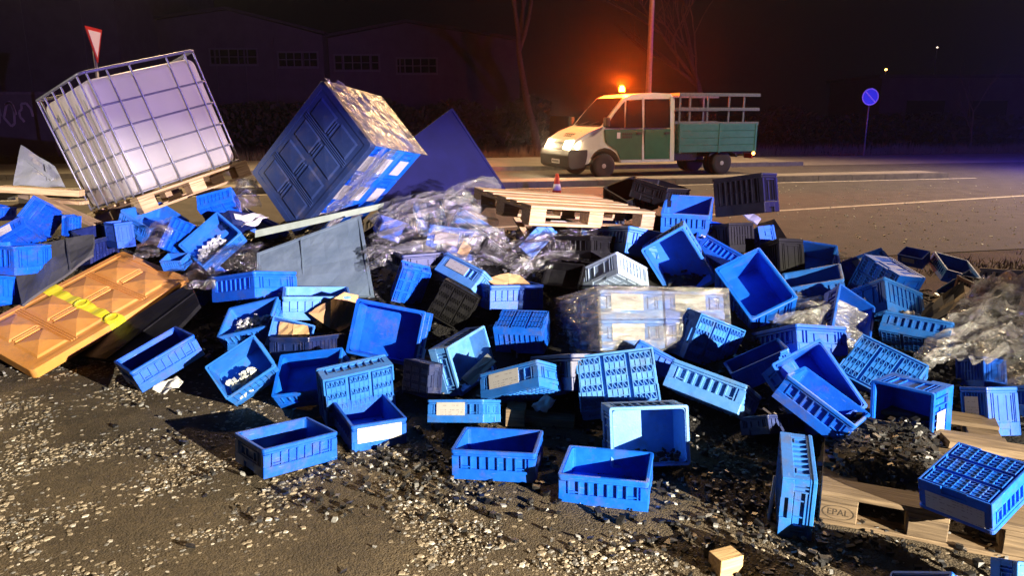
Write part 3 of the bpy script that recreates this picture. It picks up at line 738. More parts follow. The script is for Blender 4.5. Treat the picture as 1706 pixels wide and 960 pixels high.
    for z in (1.83, 2.22):
        MB().box(-2.30, -2.22, -.95, .95, z - .04, z + .04).build('rack_crossbar', M['railm'], t)
    for s_ in (1, -1):
        MB().box(-4.90, -4.845, s_ * .62 - .18, s_ * .62 + .18, .44, .58).build('tail_light', M['redlens'], t, bevel=.01)
        MB().lathe([(.045, -.02), (.05, 0), (.03, .03)], 12, 'y', (-4.72, s_ * 1.05, .60)).build('side_marker', M['marker'], t)
    be = MB().lathe([(.10, 2.25), (.10, 2.29), (.085, 2.30)], 20, 'z', (-.92, .1, 0)).build('beacon', M['bumper'], t, smooth=True)
    MB().lathe([(.075, 2.30), (.08, 2.34), (.07, 2.42), (.045, 2.45), (.01, 2.46)], 20, 'z', (-.92, .1, 0)).build('beacon_dome', M['beacon'], be, smooth=True)
    return t
truck = build_truck()
bpy.context.view_layer.update()
def tw(x, y, z): return truck.matrix_world @ Vector((x, y, z))
lamp('beacon_lamp', 'POINT', tw(-.92, .1, 2.56), 1700, (1.0, .09, .002), None, .06)
for y in (.70, -.70):
    lamp('headlamp_glow', 'POINT', tw(1.10 - .12 * (y > 0), y + .05 * (y > 0), .90), 75, (1.0, .74, .42), None, .06)

# unseen plates on a mast, added to cut off work light and beacon light
t = empty('light_blocker', (KL.x, KL.y, 0), 'added plates on a mast that block the lamp light, outside the picture at the right', 'light blocker')
def kp(f, s, z): v = KF * f + KS * s; return (v.x, v.y, z)
hd = MB(); hd.hexa([kp(-.10, -.6, 2.345), kp(.60, -.6, 2.263), kp(.60, .6, 2.263), kp(-.10, .6, 2.345), kp(-.10, -.6, 2.355), kp(.60, -.6, 2.271), kp(.60, .6, 2.271), kp(-.10, .6, 2.355)])
hd.hexa([kp(-.12, -.6, 2.10), kp(-.10, -.6, 2.10), kp(-.10, .6, 2.10), kp(-.12, .6, 2.10), kp(-.12, -.6, 2.355), kp(-.10, -.6, 2.355), kp(-.10, .6, 2.355), kp(-.12, .6, 2.355)])
hd.build('hood', M['bumper'], t, recalc=True)  # added plates that only shape the light
MB().tube([kp(-.14, 0, 0), kp(-.14, 0, 2.2)], .03, 8).build('mast', M['galv'], t)
POSES = {
 'front_left': dict(loc=(-1.112, 3.358, 0.027), q=(0.9219, -0.0276, 0.0356, 0.3848), d=(0.397, 0.298, 0.146)),
 'front_mid': dict(loc=(-0.063, 3.293, 0.017), q=(0.9964, -0.0243, -0.009, -0.0803), d=(0.402, 0.302, 0.148)),
 'front_right': dict(loc=(0.432, 3.069, 0.013), q=(0.9921, 0.0068, -0.0131, -0.1249), d=(0.398, 0.298, 0.146)),
 'label_front': dict(loc=(-0.771, 3.699, 0.011), q=(0.9717, -0.0048, 0.0161, 0.2356), d=(0.297, 0.395, 0.145)),
 'tipped_behind': dict(loc=(-0.838, 3.854, 0.169), q=(0.7371, -0.6306, -0.1823, 0.1603), d=(0.404, 0.303, 0.148)),
 'mid_bin': dict(loc=(-1.161, 4.15, 0.125), q=(0.9438, 0.3184, -0.0863, -0.0186), d=(0.393, 0.295, 0.144)),
 'big_tray': dict(loc=(-0.756, 4.579, 0.313), q=(0.8031, 0.579, -0.0244, -0.1386), d=(0.468, 0.351, 0.172)),
 'bits_bin': dict(loc=(-1.567, 4.194, 0.169), q=(0.8249, 0.4595, -0.1295, 0.3026), d=(0.325, 0.243, 0.215)),
 'left_label': dict(loc=(-2.106, 4.267, 0.187), q=(0.9103, 0.0561, -0.1754, 0.3708), d=(0.409, 0.306, 0.15)),
 'bits_bin2': dict(loc=(-1.708, 4.785, 0.271), q=(0.9569, 0.2494, -0.143, -0.0415), d=(0.38, 0.285, 0.14)),
 'box11': dict(loc=(-1.373, 5.009, 0.323), q=(0.9904, -0.0106, 0.0314, 0.1346), d=(0.454, 0.34, 0.167)),
 'card_bin': dict(loc=(-1.46, 4.625, 0.265), q=(0.8549, 0.4638, 0.2271, 0.0484), d=(0.273, 0.205, 0.1)),
 'open14': dict(loc=(-0.359, 4.338, 0.207), q=(0.6701, 0.5476, 0.2776, 0.4172), d=(0.41, 0.308, 0.151)),
 'label15': dict(loc=(0.076, 3.905, 0.145), q=(0.912, -0.2578, -0.1266, -0.2928), d=(0.409, 0.307, 0.15)),
 'label16': dict(loc=(-0.256, 3.715, 0.073), q=(0.964, -0.1921, -0.0363, -0.1805), d=(0.329, 0.247, 0.121)),
 'grid17': dict(loc=(0.06, 4.639, 0.396), q=(0.1261, -0.983, 0.1284, -0.0355), d=(0.327, 0.245, 0.188)),
 'ribs18': dict(loc=(-0.029, 5.104, 0.352), q=(0.976, -0.0581, 0.0274, 0.2081), d=(0.412, 0.309, 0.175)),
 'grid19': dict(loc=(-0.729, 5.21, 0.471), q=(0.777, -0.5945, 0.0281, 0.205), d=(0.221, 0.295, 0.108)),
 'black20': dict(loc=(-0.41, 4.939, 0.407), q=(0.6423, -0.7207, 0.2378, 0.1074), d=(0.281, 0.281, 0.103)),
 'lt21': dict(loc=(-0.351, 5.258, 0.435), q=(0.8627, -0.2919, 0.2183, -0.3505), d=(0.446, 0.335, 0.164)),
 'black22': dict(loc=(-0.221, 5.692, 0.609), q=(0.8922, -0.0942, 0.2681, 0.3509), d=(0.253, 0.168, 0.124)),
 'lt23': dict(loc=(0.756, 5.264, 0.44), q=(0.8723, -0.3237, 0.1265, 0.3439), d=(0.36, 0.36, 0.18)),
 'bin24': dict(loc=(1.274, 5.527, 0.633), q=(0.6834, 0.6606, -0.2882, 0.1164), d=(0.357, 0.476, 0.262)),
 'bin25': dict(loc=(1.681, 4.989, 0.425), q=(0.9056, 0.3591, -0.1811, 0.1346), d=(0.347, 0.462, 0.254)),
 'ribs26': dict(loc=(1.966, 5.894, 0.607), q=(0.729, -0.1659, 0.6543, -0.1135), d=(0.367, 0.275, 0.135)),
 'wrapped27': dict(loc=(0.861, 4.695, 0.154), q=(0.9713, -0.1739, 0.0162, 0.1612), d=(0.896, 0.655, 0.371)),
 'grid28': dict(loc=(0.561, 3.741, 0.315), q=(0.4099, -0.9068, 0.0138, -0.0971), d=(0.431, 0.324, 0.159)),
 'ribs29': dict(loc=(1.082, 3.852, 0.118), q=(0.9173, -0.2165, 0.1468, -0.3002), d=(0.445, 0.334, 0.164)),
 'grid30': dict(loc=(1.277, 4.432, 0.287), q=(0.6464, -0.7063, -0.0086, 0.2886), d=(0.408, 0.306, 0.15)),
 'bin31': dict(loc=(0.637, 3.468, 0.146), q=(0.7982, 0.6017, 0.0103, 0.0262), d=(0.379, 0.284, 0.251)),
 'ribs32': dict(loc=(1.529, 3.515, 0.195), q=(0.9117, 0.0235, 0.2393, -0.3332), d=(0.394, 0.296, 0.145)),
 'bin33': dict(loc=(1.593, 3.764, 0.216), q=(0.8642, 0.4466, -0.1283, 0.1929), d=(0.309, 0.412, 0.206)),
 'big34': dict(loc=(2.145, 3.638, 0.185), q=(0.6414, 0.6218, -0.3376, -0.2968), d=(0.317, 0.338, 0.212)),
 'end35': dict(loc=(1.133, 2.878, 0.166), q=(0.5508, 0.589, 0.3893, 0.4451), d=(0.381, 0.286, 0.133)),
 'grid36': dict(loc=(1.791, 2.628, 0.344), q=(0.1049, -0.873, 0.4695, -0.0807), d=(0.277, 0.312, 0.138)),
 'dark38': dict(loc=(2.596, 5.232, 0.477), q=(0.6003, -0.5809, 0.4912, -0.2469), d=(0.34, 0.363, 0.3)),
 'far39': dict(loc=(3.896, 6.418, 0.294), q=(0.9784, 0.1534, 0.1221, -0.0655), d=(0.317, 0.357, 0.117)),
 'far40': dict(loc=(3.665, 6.616, 0.374), q=(0.8714, 0.1979, -0.0636, -0.4444), d=(0.224, 0.149, 0.11)),
 'far41': dict(loc=(4.51, 6.384, 0.158), q=(0.7656, -0.0791, -0.0321, -0.6376), d=(0.529, 0.397, 0.194)),
 'dark44': dict(loc=(2.534, 3.628, 0.042), q=(0.7516, -0.1299, -0.1133, -0.6367), d=(0.188, 0.188, 0.251)),
 'black46': dict(loc=(1.973, 6.173, 0.875), q=(0.9377, -0.063, -0.072, -0.334), d=(0.429, 0.335, 0.322)),
 'black47': dict(loc=(1.082, 6.737, 0.866), q=(0.9487, 0.169, -0.0953, 0.2498), d=(0.361, 0.361, 0.198)),
 'blue48': dict(loc=(1.47, 6.179, 0.778), q=(0.9735, 0.1664, -0.0158, -0.1559), d=(0.396, 0.372, 0.197)),
 'bits49': dict(loc=(1.676, 6.035, 0.655), q=(0.9435, 0.3002, 0.0494, -0.1314), d=(0.332, 0.249, 0.122)),
 'ribs51': dict(loc=(0.947, 5.774, 0.594), q=(0.8022, -0.133, 0.0058, -0.5821), d=(0.567, 0.425, 0.208)),
 'block52': dict(loc=(2.63, 6.207, 0.407), q=(0.8862, 0.1017, -0.1083, -0.4388), d=(0.183, 0.16, 0.16)),
 'grid54': dict(loc=(-3.855, 6.107, 0.82), q=(0.5209, -0.4412, -0.2198, 0.6969), d=(0.354, 0.265, 0.13)),
 'grid55': dict(loc=(-3.576, 6.011, 0.795), q=(0.6161, -0.5472, -0.3503, 0.4453), d=(0.114, 0.171, 0.084)),
 'left56': dict(loc=(-3.946, 5.823, 0.68), q=(0.9106, -0.3045, -0.2756, 0.0471), d=(0.339, 0.254, 0.124)),
 'left57': dict(loc=(-3.925, 5.269, 0.322), q=(0.7587, -0.1356, 0.0694, 0.6334), d=(0.424, 0.318, 0.212)),
 'x23': dict(loc=(-3.785, 5.489, 0.526), q=(0.9872, -0.0536, 0.0109, -0.1497), d=(0.426, 0.319, 0.213)),
 'c61': dict(loc=(-3.164, 5.915, 0.647), q=(0.9108, -0.0211, -0.0163, 0.412), d=(0.145, 0.217, 0.203)),
 'c62': dict(loc=(-3.093, 6.289, 0.714), q=(0.7949, 0.2023, 0.1226, 0.5587), d=(0.444, 0.333, 0.163)),
 'c63': dict(loc=(-2.673, 5.81, 0.756), q=(0.54, -0.8182, 0.165, 0.1083), d=(0.188, 0.281, 0.138)),
 'c64': dict(loc=(-2.371, 5.857, 0.651), q=(0.8144, 0.3999, -0.1871, 0.3768), d=(0.402, 0.302, 0.148)),
 'c65': dict(loc=(-2.512, 6.347, 0.866), q=(0.9118, -0.3823, -0.1478, 0.0257), d=(0.306, 0.229, 0.153)),
 'c66': dict(loc=(-2.561, 5.564, 0.551), q=(0.9789, 0.1725, -0.0512, -0.097), d=(0.185, 0.123, 0.09)),
 'c67': dict(loc=(-2.263, 6.03, 0.762), q=(0.7816, -0.2655, -0.0339, 0.5635), d=(0.263, 0.175, 0.129)),
 'orange': dict(loc=(-3.133, 5.248, 0.276), q=(0.8586, 0.1531, -0.1042, 0.4781), d=(1.242, 0.828, 0.072)),
 'ibc': dict(loc=(-3.222, 6.931, 1.043), q=(0.8853, -0.0419, -0.1527, 0.4373), d=(1.04, 0.998, 1.04)),
 'load': dict(loc=(-1.323, 6.799, 1.226), q=(0.7465, 0.5258, -0.3892, 0.1215), d=(1.008, 0.672, 0.68)),
 'navy': dict(loc=(-0.723, 7.312, 1.024), q=(0.6649, 0.5571, 0.0962, 0.4881), d=(1.498, 0.999, 0.037)),
 'pallet_mid': dict(loc=(0.422, 6.101, 0.859), q=(0.9569, 0.0226, 0.0634, 0.2824), d=(1.259, 0.84, 0.151)),
 'pallet_epal': dict(loc=(0.85, 2.332, 0.335), q=(0.9455, -0.1924, 0.1567, 0.2107), d=(0.798, 1.197, 0.101)),
 'x1': dict(loc=(0.411, 4.083, 0.119), q=(0.8178, -0.1359, -0.1078, -0.5488), d=(0.558, 0.419, 0.205)),
 'x2': dict(loc=(1.814, 4.46, 0.186), q=(0.7768, -0.1721, -0.1222, -0.5934), d=(0.488, 0.366, 0.179)),
 'x3': dict(loc=(1.363, 3.586, 0.066), q=(0.943, -0.218, 0.0226, 0.2503), d=(0.264, 0.198, 0.097)),
 'x4': dict(loc=(2.779, 4.121, 0.097), q=(0.7902, -0.2012, -0.0898, -0.5719), d=(0.188, 0.188, 0.188)),
 'x5': dict(loc=(2.904, 3.721, 0.09), q=(0.5964, -0.1473, -0.1156, -0.7806), d=(0.452, 0.339, 0.166)),
 'x6': dict(loc=(-0.569, 4.104, 0.183), q=(0.5588, -0.7227, 0.2782, -0.2966), d=(0.27, 0.203, 0.099)),
 'x8': dict(loc=(-1.859, 5.195, 0.384), q=(0.9478, -0.1169, -0.073, -0.2876), d=(0.501, 0.375, 0.184)),
 'x9': dict(loc=(-0.753, 5.573, 0.523), q=(0.8486, -0.0101, -0.0049, -0.5289), d=(0.44, 0.33, 0.162)),
 'x10': dict(loc=(0.399, 5.364, 0.473), q=(0.9046, 0.3752, -0.074, -0.1881), d=(0.291, 0.218, 0.107)),
 'x11': dict(loc=(0.547, 5.717, 0.582), q=(0.921, -0.0888, -0.0379, -0.3774), d=(0.483, 0.362, 0.177)),
 'x12': dict(loc=(1.28, 6.505, 0.941), q=(0.8947, 0.0746, 0.0878, 0.4316), d=(0.462, 0.346, 0.17)),
 'x13': dict(loc=(1.779, 5.835, 0.608), q=(0.9809, -0.1086, -0.0112, 0.1611), d=(0.236, 0.236, 0.236)),
 'x14': dict(loc=(2.065, 5.477, 0.437), q=(0.9758, -0.1854, 0.0175, 0.1148), d=(0.214, 0.257, 0.326)),
 'x15': dict(loc=(-3.453, 6.036, 0.449), q=(0.8624, 0.1423, 0.0217, 0.4854), d=(0.254, 0.254, 0.322)),
 'x16': dict(loc=(-1.289, 4.452, 0.191), q=(0.8116, -0.1023, 0.0563, 0.5724), d=(0.393, 0.295, 0.144)),
 'x17': dict(loc=(1.361, 2.075, 0.129), q=(0.793, 0.1789, -0.4224, -0.401), d=(0.248, 0.186, 0.091)),
 'x18': dict(loc=(1.698, 2.18, 0.132), q=(0.8285, 0.5291, 0.1823, 0.0191), d=(0.266, 0.2, 0.098)),
 'x20': dict(loc=(-4.388, 6.181, 0.837), q=(0.7752, 0.0181, 0.0816, 0.6262), d=(0.31, 0.233, 0.114)),
 'x21': dict(loc=(-4.217, 5.827, 0.649), q=(0.677, -0.0515, 0.0711, 0.7307), d=(0.359, 0.269, 0.132))
}
SHEETS = {
 'teal': [(-1.904, 5.35, 0.334), (-1.013, 5.25, 0.405), (-1.206, 5.85, 0.906), (-1.993, 5.7, 0.628)],
 'pale_plank': [(-2.09, 5.95, 0.716), (-1.067, 6.1, 0.932), (-1.055, 6.1, 0.981), (-2.085, 5.95, 0.775)],
 'grey_left': [(-3.557, 5.2, 0.34), (-3.2, 5.55, 0.652), (-3.286, 5.75, 0.772), (-3.96, 5.75, 0.677)],
 'underlid': [(-3.028, 4.85, 0.077), (-2.427, 4.62, 0.096), (-2.183, 5.0, 0.397), (-2.368, 5.3, 0.492)],
 'grey_top': [(-4.528, 6.75, 1.069), (-4.031, 6.7, 1.063), (-4.246, 6.95, 1.218), (-4.701, 7.2, 1.416)],
 'cardA1': [(-1.362, 4.78, 0.396), (-1.208, 4.72, 0.309), (-1.213, 4.8, 0.478), (-1.297, 4.82, 0.435)],
 'cardA2': [(-1.208, 4.72, 0.309), (-1.155, 4.76, 0.272), (-1.15, 4.92, 0.506), (-1.213, 4.8, 0.478)],
 'cardA3': [(-1.155, 4.76, 0.272), (-1.069, 4.86, 0.306), (-1.059, 4.95, 0.478), (-1.15, 4.92, 0.506)],
 'cardB1': [(-1.51, 4.56, 0.295), (-1.402, 4.52, 0.299), (-1.412, 4.6, 0.372), (-1.503, 4.62, 0.382)],
 'cardB2': [(-1.402, 4.52, 0.299), (-1.298, 4.55, 0.306), (-1.331, 4.64, 0.352), (-1.412, 4.6, 0.372)],
 'cardC1': [(-0.192, 5.12, 0.559), (-0.097, 5.05, 0.514), (-0.021, 5.1, 0.503), (-0.026, 5.2, 0.581)],
 'cardC2': [(-0.021, 5.1, 0.503), (0.15, 5.15, 0.491), (0.061, 5.25, 0.548), (-0.026, 5.2, 0.581)],
 'cardD': [(-0.413, 5.5, 0.675), (-0.344, 5.48, 0.637), (-0.309, 5.6, 0.698), (-0.374, 5.62, 0.746)],
 'cardE': [(-2.548, 5.9, 0.709), (-2.335, 5.86, 0.696), (-2.261, 5.95, 0.765), (-2.424, 6.05, 0.844)],
 'paper1': [(0.105, 3.8, 0.115), (0.18, 3.78, 0.106), (0.243, 3.85, 0.144), (0.185, 3.9, 0.171)],
 'paper2': [(-2.133, 4.12, 0.104), (-2.035, 4.08, 0.086), (-1.934, 4.12, 0.149), (-2.007, 4.18, 0.176)],
 'paper3': [(2.428, 4.72, 0.304), (2.535, 4.7, 0.323), (2.634, 4.85, 0.402), (2.568, 4.9, 0.414)],
 'paper4': [(2.561, 4.75, 0.387), (2.674, 4.7, 0.323), (2.706, 4.8, 0.398), (2.609, 4.8, 0.398)],
 'paper5': [(-2.3, 6.0, 0.817), (-2.127, 5.98, 0.8), (-1.998, 6.05, 0.869), (-2.151, 6.1, 0.902)],
 'board14': [(-0.302, 4.14, 0.172), (-0.24, 4.1, 0.141), (-0.093, 4.2, 0.252), (-0.15, 4.3, 0.272)],
 'panel42': [(2.654, 4.7, 0.261), (3.136, 4.95, 0.444), (3.223, 5.15, 0.526), (2.754, 4.95, 0.35)],
 'plank50': [(2.046, 5.75, 0.537), (2.29, 5.75, 0.576), (2.228, 6.25, 0.826), (2.088, 6.25, 0.79)],
 'strip50': [(1.871, 6.15, 0.916), (2.039, 6.1, 0.802), (2.072, 6.12, 0.844), (1.939, 6.2, 0.95)],
 'filmA': [(-1.088, 5.35, 0.549), (0.067, 5.4, 0.571), (-0.241, 6.35, 1.106), (-1.116, 6.1, 0.947)],
 'filmB': [(-0.031, 5.35, 0.481), (0.669, 5.5, 0.587), (0.686, 5.9, 0.778), (0.033, 5.8, 0.731)],
 'filmC': [(-2.355, 5.15, 0.46), (-1.816, 5.15, 0.371), (-1.974, 5.7, 0.7), (-2.413, 5.45, 0.597)],
 'filmD': [(-2.9, 5.55, 0.633), (-2.71, 5.55, 0.614), (-2.681, 5.85, 0.848), (-2.906, 5.9, 0.841)],
 'filmG': [(1.659, 4.5, 0.302), (2.13, 4.3, 0.171), (2.444, 4.95, 0.41), (1.889, 5.05, 0.419)],
 'filmH': [(2.201, 4.0, 0.245), (2.3, 3.95, 0.205), (3.216, 4.75, 0.494), (3.104, 4.9, 0.516)],
 'filmI': [(2.374, 4.1, 0.253), (3.005, 4.1, 0.297), (3.596, 5.0, 0.581), (3.211, 5.0, 0.569)],
 'filmJ': [(2.627, 6.6, 0.243), (3.219, 6.6, 0.243), (3.413, 7.5, 0.312), (2.978, 7.6, 0.408)],
 'filmK': [(-0.425, 6.15, 0.941), (-0.066, 6.3, 0.999), (-0.121, 6.5, 1.134), (-0.406, 6.45, 1.138)],
 'filmL': [(-2.412, 6.35, 0.901), (-2.164, 6.35, 0.901), (-2.312, 6.75, 1.124), (-2.51, 6.75, 1.097)],
 'filmM': [(2.595, 3.7, 0.008), (2.799, 3.7, 0.008), (3.057, 4.15, 0.317), (2.857, 4.15, 0.28)]
}
# ------------------------------------------------------------------ heap of debris that carries everything
def interp(x, xs, ys):
    if x <= xs[0]: return ys[0]
    for i in range(len(xs) - 1):
        if x <= xs[i + 1]: return ys[i] + (ys[i + 1] - ys[i]) * (x - xs[i]) / (xs[i + 1] - xs[i])
    return ys[-1]
def sm(t): t = max(0, min(1, t)); return t * t * (3 - 2 * t)
def heap(x, y):
    f = interp(x, [-6, -4, -3, -2, -1, 0, 1, 1.5, 2.2, 3.5], [5.3, 5.1, 4.8, 4.3, 3.7, 3.5, 3.35, 3.2, 3.0, 2.9])
    b = interp(x, [-6, -3, 0, 2, 3, 4], [8.8, 8.8, 8.0, 7.4, 6.9, 6.5])
    h = interp(x, [-6.5, -5.5, -3, 0, 1.5, 2.5, 3.3, 4.4], [.1, .5, .68, .66, .62, .46, .36, .1])
    v = h * sm((y - f) / 2.7) * sm((b - y) / .9)
    ps_, pt_ = (x - 1.29) * .914 - (y - 2.811) * .404, (x - 1.29) * .404 + (y - 2.811) * .914
    v = max(v, .275 * sm((pt_ - .07) / .24) * sm((ps_ + .08) / .16) * sm((.66 - ps_) / .22) * sm((1.15 - pt_) / .4))
    v += .05 * noise.noise(Vector((x * 2.7, y * 2.7, 5))) * min(1, v * 8) + .025 * noise.noise(Vector((x * 9, y * 9, 2))) * min(1, v * 8)
    return v - .01 - .07 * sm((v - .05) / .2)
mound = MB(); nx, ny = 190, 110
for j in range(ny + 1):
    for i in range(nx + 1):
        x = -6.5 + 11 * i / nx; y = 2.9 + 6.1 * j / ny; mound.v.append((x, y, heap(x, y)))
for j in range(ny):
    for i in range(nx):
        a = j * (nx + 1) + i
        if max(mound.v[a][2], mound.v[a + 1][2], mound.v[a + nx + 2][2], mound.v[a + nx + 1][2]) > .0:
            mound.f.append((a, a + 1, a + nx + 2, a + nx + 1)); mound.m.append(0)
heap_mat = mat('shade_darkened_debris', (.005, .005, .006), (.022, .020, .018), .75, scale=14, bump=.9, bscale=70)  # near black: the shadow in the gaps is put into the colour
tag(mound.build('debris_mound', heap_mat, smooth=True), 'crushed debris darkened as shade in the gaps under the crates', None, None, 'stuff')
# ------------------------------------------------------------------ crates
CR = {}
def crate_parts(variant, color):
    key = (variant, color)
    if key in CR: return CR[key]
    L_, W_ = .4, .3; H_ = .147 if variant == 'low' else .25
    m = COL[color]; P = []
    def add(name, mb, bev=0.0, par=None, mt=None): P.append((name, mb.mesh(name, mt or m, bevel=bev, recalc=True), par))
    ins = .015; z0 = .016
    # shell: floor and four smooth walls, slightly tapered, rounded
    s = MB(); sl = MB()
    s.ring(L_ - 2 * ins, W_ - 2 * ins, .004, z0 + .006, H_ - .004, .02)
    s.prism([(-L_ / 2 + ins + .002, -W_ / 2 + ins + .02), (-L_ / 2 + ins + .02, -W_ / 2 + ins + .002), (L_ / 2 - ins - .02, -W_ / 2 + ins + .002), (L_ / 2 - ins - .002, -W_ / 2 + ins + .02), (L_ / 2 - ins - .002, W_ / 2 - ins - .02), (L_ / 2 - ins - .02, W_ / 2 - ins - .002), (-L_ / 2 + ins + .02, W_ / 2 - ins - .002), (-L_ / 2 + ins + .002, W_ / 2 - ins - .02)], z0, z0 + .0055)
    add('shell', s)
    r = MB(); r.ring(L_, W_, .0145, H_ - .018, H_, .014); r.ring(L_ - .008, W_ - .008, .011, H_ - .030, H_ - .019, .012)
    add('rim', r)
    zb = .055 if variant == 'low' else .07; zt = H_ - .031
    b = MB()   # base band: walls with finger notches in the short ends
    t = .010
    for sy in (1, -1):
        y1 = sy * (W_ / 2 - .003); y0 = sy * (W_ / 2 - .003 - t); b.box(-L_ / 2 + .003, L_ / 2 - .003, min(y0, y1), max(y0, y1), .002, zb)
    for sx in (1, -1):
        x1 = sx * (L_ / 2 - .003); x0 = sx * (L_ / 2 - .003 - t)
        for (ya, yb) in ((-W_ / 2 + .0135, -.05), (.05, W_ / 2 - .0135)):
            b.box(min(x0, x1), max(x0, x1), ya, yb, .002, zb)
        b.box(min(x0, x1), max(x0, x1), -.05, .05, .034, zb)
    add('base_band', b, .002)
    def comb(half, ribs, ya, yb, zb_, zt_, axis, sgn):     # ribs: list of (x0, x1) standing proud of a thin web
        web = yb + .0015; out = [(-half, yb)]
        for (x0, x1) in sorted(ribs):
            out += [(x0, web), (x0, ya), (x1, ya), (x1, web)]
        out += [(half, yb)]
        pl = [(x, y * sgn) if axis == 'y' else (y * sgn, x) for x, y in out]
        return MB().prism(pl, zb_, zt_)
    for sy in (1, -1):
        ya = W_ / 2 - .004; yb = W_ / 2 - ins - .001
        rb = [(-.0035 + x, .0035 + x) for x in (-.062, -.020, .022, .064)]
        for sx in (1, -1):
            for (u0, u1) in ((.006, .036), (.046, .0515), (.092, .0985)):
                e = sorted((sx * (L_ / 2 - u0), sx * (L_ / 2 - u1))); rb.append(tuple(e))
        q = comb(L_ / 2 - .005, rb, ya, yb, zb + .0005, zt, 'y', sy)
        for sx in (1, -1):
            xa, xb = sorted((sx * (L_ / 2 - .0513), sx * (L_ / 2 - .0922)))
            q.box(xa, xb, min(sy * (ya - .001), sy * yb), max(sy * (ya - .001), sy * yb), zb + .008, zb + .013)
        if variant != 'low': q.box(-.093, .093, min(sy * (ya - .002), sy * yb), max(sy * (ya - .002), sy * yb), (zb + zt) / 2 - .003, (zb + zt) / 2 + .003)
        add('long_side', q)
    for sx in (1, -1):
        xa = L_ / 2 - .004; xb = L_ / 2 - ins - .001; rb = []
        for sy in (1, -1):
            for (u0, u1) in ((W_ / 2 - .006, W_ / 2 - .034), (.106, .101), (.086, .081)):
                rb.append(tuple(sorted((sy * u0, sy * u1))))
        q = comb(W_ / 2 - .005, rb, xa, xb, zb + .0005, zt, 'x', sx)
        def bx(y0, y1, za, zc, d=0.0): q.box(min(sx * (xa - d), sx * xb), max(sx * (xa - d), sx * xb), y0, y1, za, zc)
        bx(-.0815, .0815, zt - .012, zt - .004, .001); bx(-.0815, .0815, zb + .004, zb + .009, .001)
        bx(-.042, -.037, zb + .0085, zt - .0115, .003); bx(.037, .042, zb + .0085, zt - .0115, .003)
        add('short_side', q)
        g_ = MB(); g_.box(min(sx * (L_ / 2 - .016), sx * (L_ / 2 - .012)), max(sx * (L_ / 2 - .016), sx * (L_ / 2 - .012)), -.0495, .0495, .003, .0335)
        add('grip', g_, 0, 'short_side')
    u = MB()   # underside: three pads of lattice with channels between
    for cx in (-.128, 0, .128):
        for k in range(5): x = cx - .052 + k * .026; u.box(x - .0016, x + .0016, -.128, .128, .0005, z0 - .0002)
        for k in range(8): y = -.126 + k * .036; u.box(cx - .052, cx + .052, y - .0018, y + .0018, .001, z0 - .0004)
        for kx in range(4):
            for ky in (0, 2, 4, 6):
                x = cx - .039 + kx * .026; y = -.108 + ky * .036
                u.hexa([(x - .010, y - .012, .003), (x - .007, y - .014, .003), (x + .010, y + .012, .003), (x + .007, y + .014, .003), (x - .010, y - .012, z0), (x - .007, y - .014, z0), (x + .010, y + .012, z0), (x + .007, y + .014, z0)])
        for ky in (1, 3, 5):
            u.box(cx - .050, cx + .050, -.126 + ky * .036 + .002, -.126 + ky * .036 + .034, .004, z0)
    add('underside', u)
    CR[key] = P
    return P
LBL = {}
def label_mesh(w, h):
    k = (round(w, 3), round(h, 3))
    if k not in LBL: LBL[k] = MB().box(-w / 2, w / 2, -.0012, 0, -h / 2, h / 2).mesh('label_card', M['label'])
    return LBL[k]
def place_crate(pose, label, color='blue', card=None, group='plastic crates in the spilled heap', name='plastic_crate', cat='crate'):
    loc, q, d = pose['loc'], Quaternion(pose['q']), list(pose['d'])
    if d[0] < d[1] - 1e-6:
        q = q @ Quaternion((0, 0, 1), R(90)); d = [d[1], d[0], d[2]]
        if card: card = {'y-': 'x-', 'x+': 'y-', 'y+': 'x+', 'x-': 'y+'}[card[:2]] + card[2:]
    variant = 'low' if d[2] / d[0] < .5 else 'deep'
    if color == 'blue': color = ('blue', 'blueb', 'bluec')[sum(map(ord, label)) % 3]
    H0 = .147 if variant == 'low' else .25
    o = empty(name, loc, label, cat, group, q=q, scale=(d[0] / .4, d[1] / .3, d[2] / H0))
    last = {}
    for (nm, me, par) in crate_parts(variant, color):
        c = put(nm, me, last.get(par) if par else o); last[nm] = c
    if card:
        side = card[:2]; big = 'B' in card
        zc = H0 * .60; h = H0 * (.56 if big else .40); w = .20 if side[0] == 'y' else (.235 if big else .16)
        c = put('label_card', label_mesh(w, h), o)
        if side == 'y-': c.location = (-.03, -.1485, zc)
        elif side == 'y+': c.location = (.0, .1485, zc); c.rotation_euler = (0, 0, R(180))
        elif side == 'x-': c.location = (-.1985, 0, zc); c.rotation_euler = (0, 0, R(-90))
        else: c.location = (.1985, 0, zc); c.rotation_euler = (0, 0, R(90))
    return o
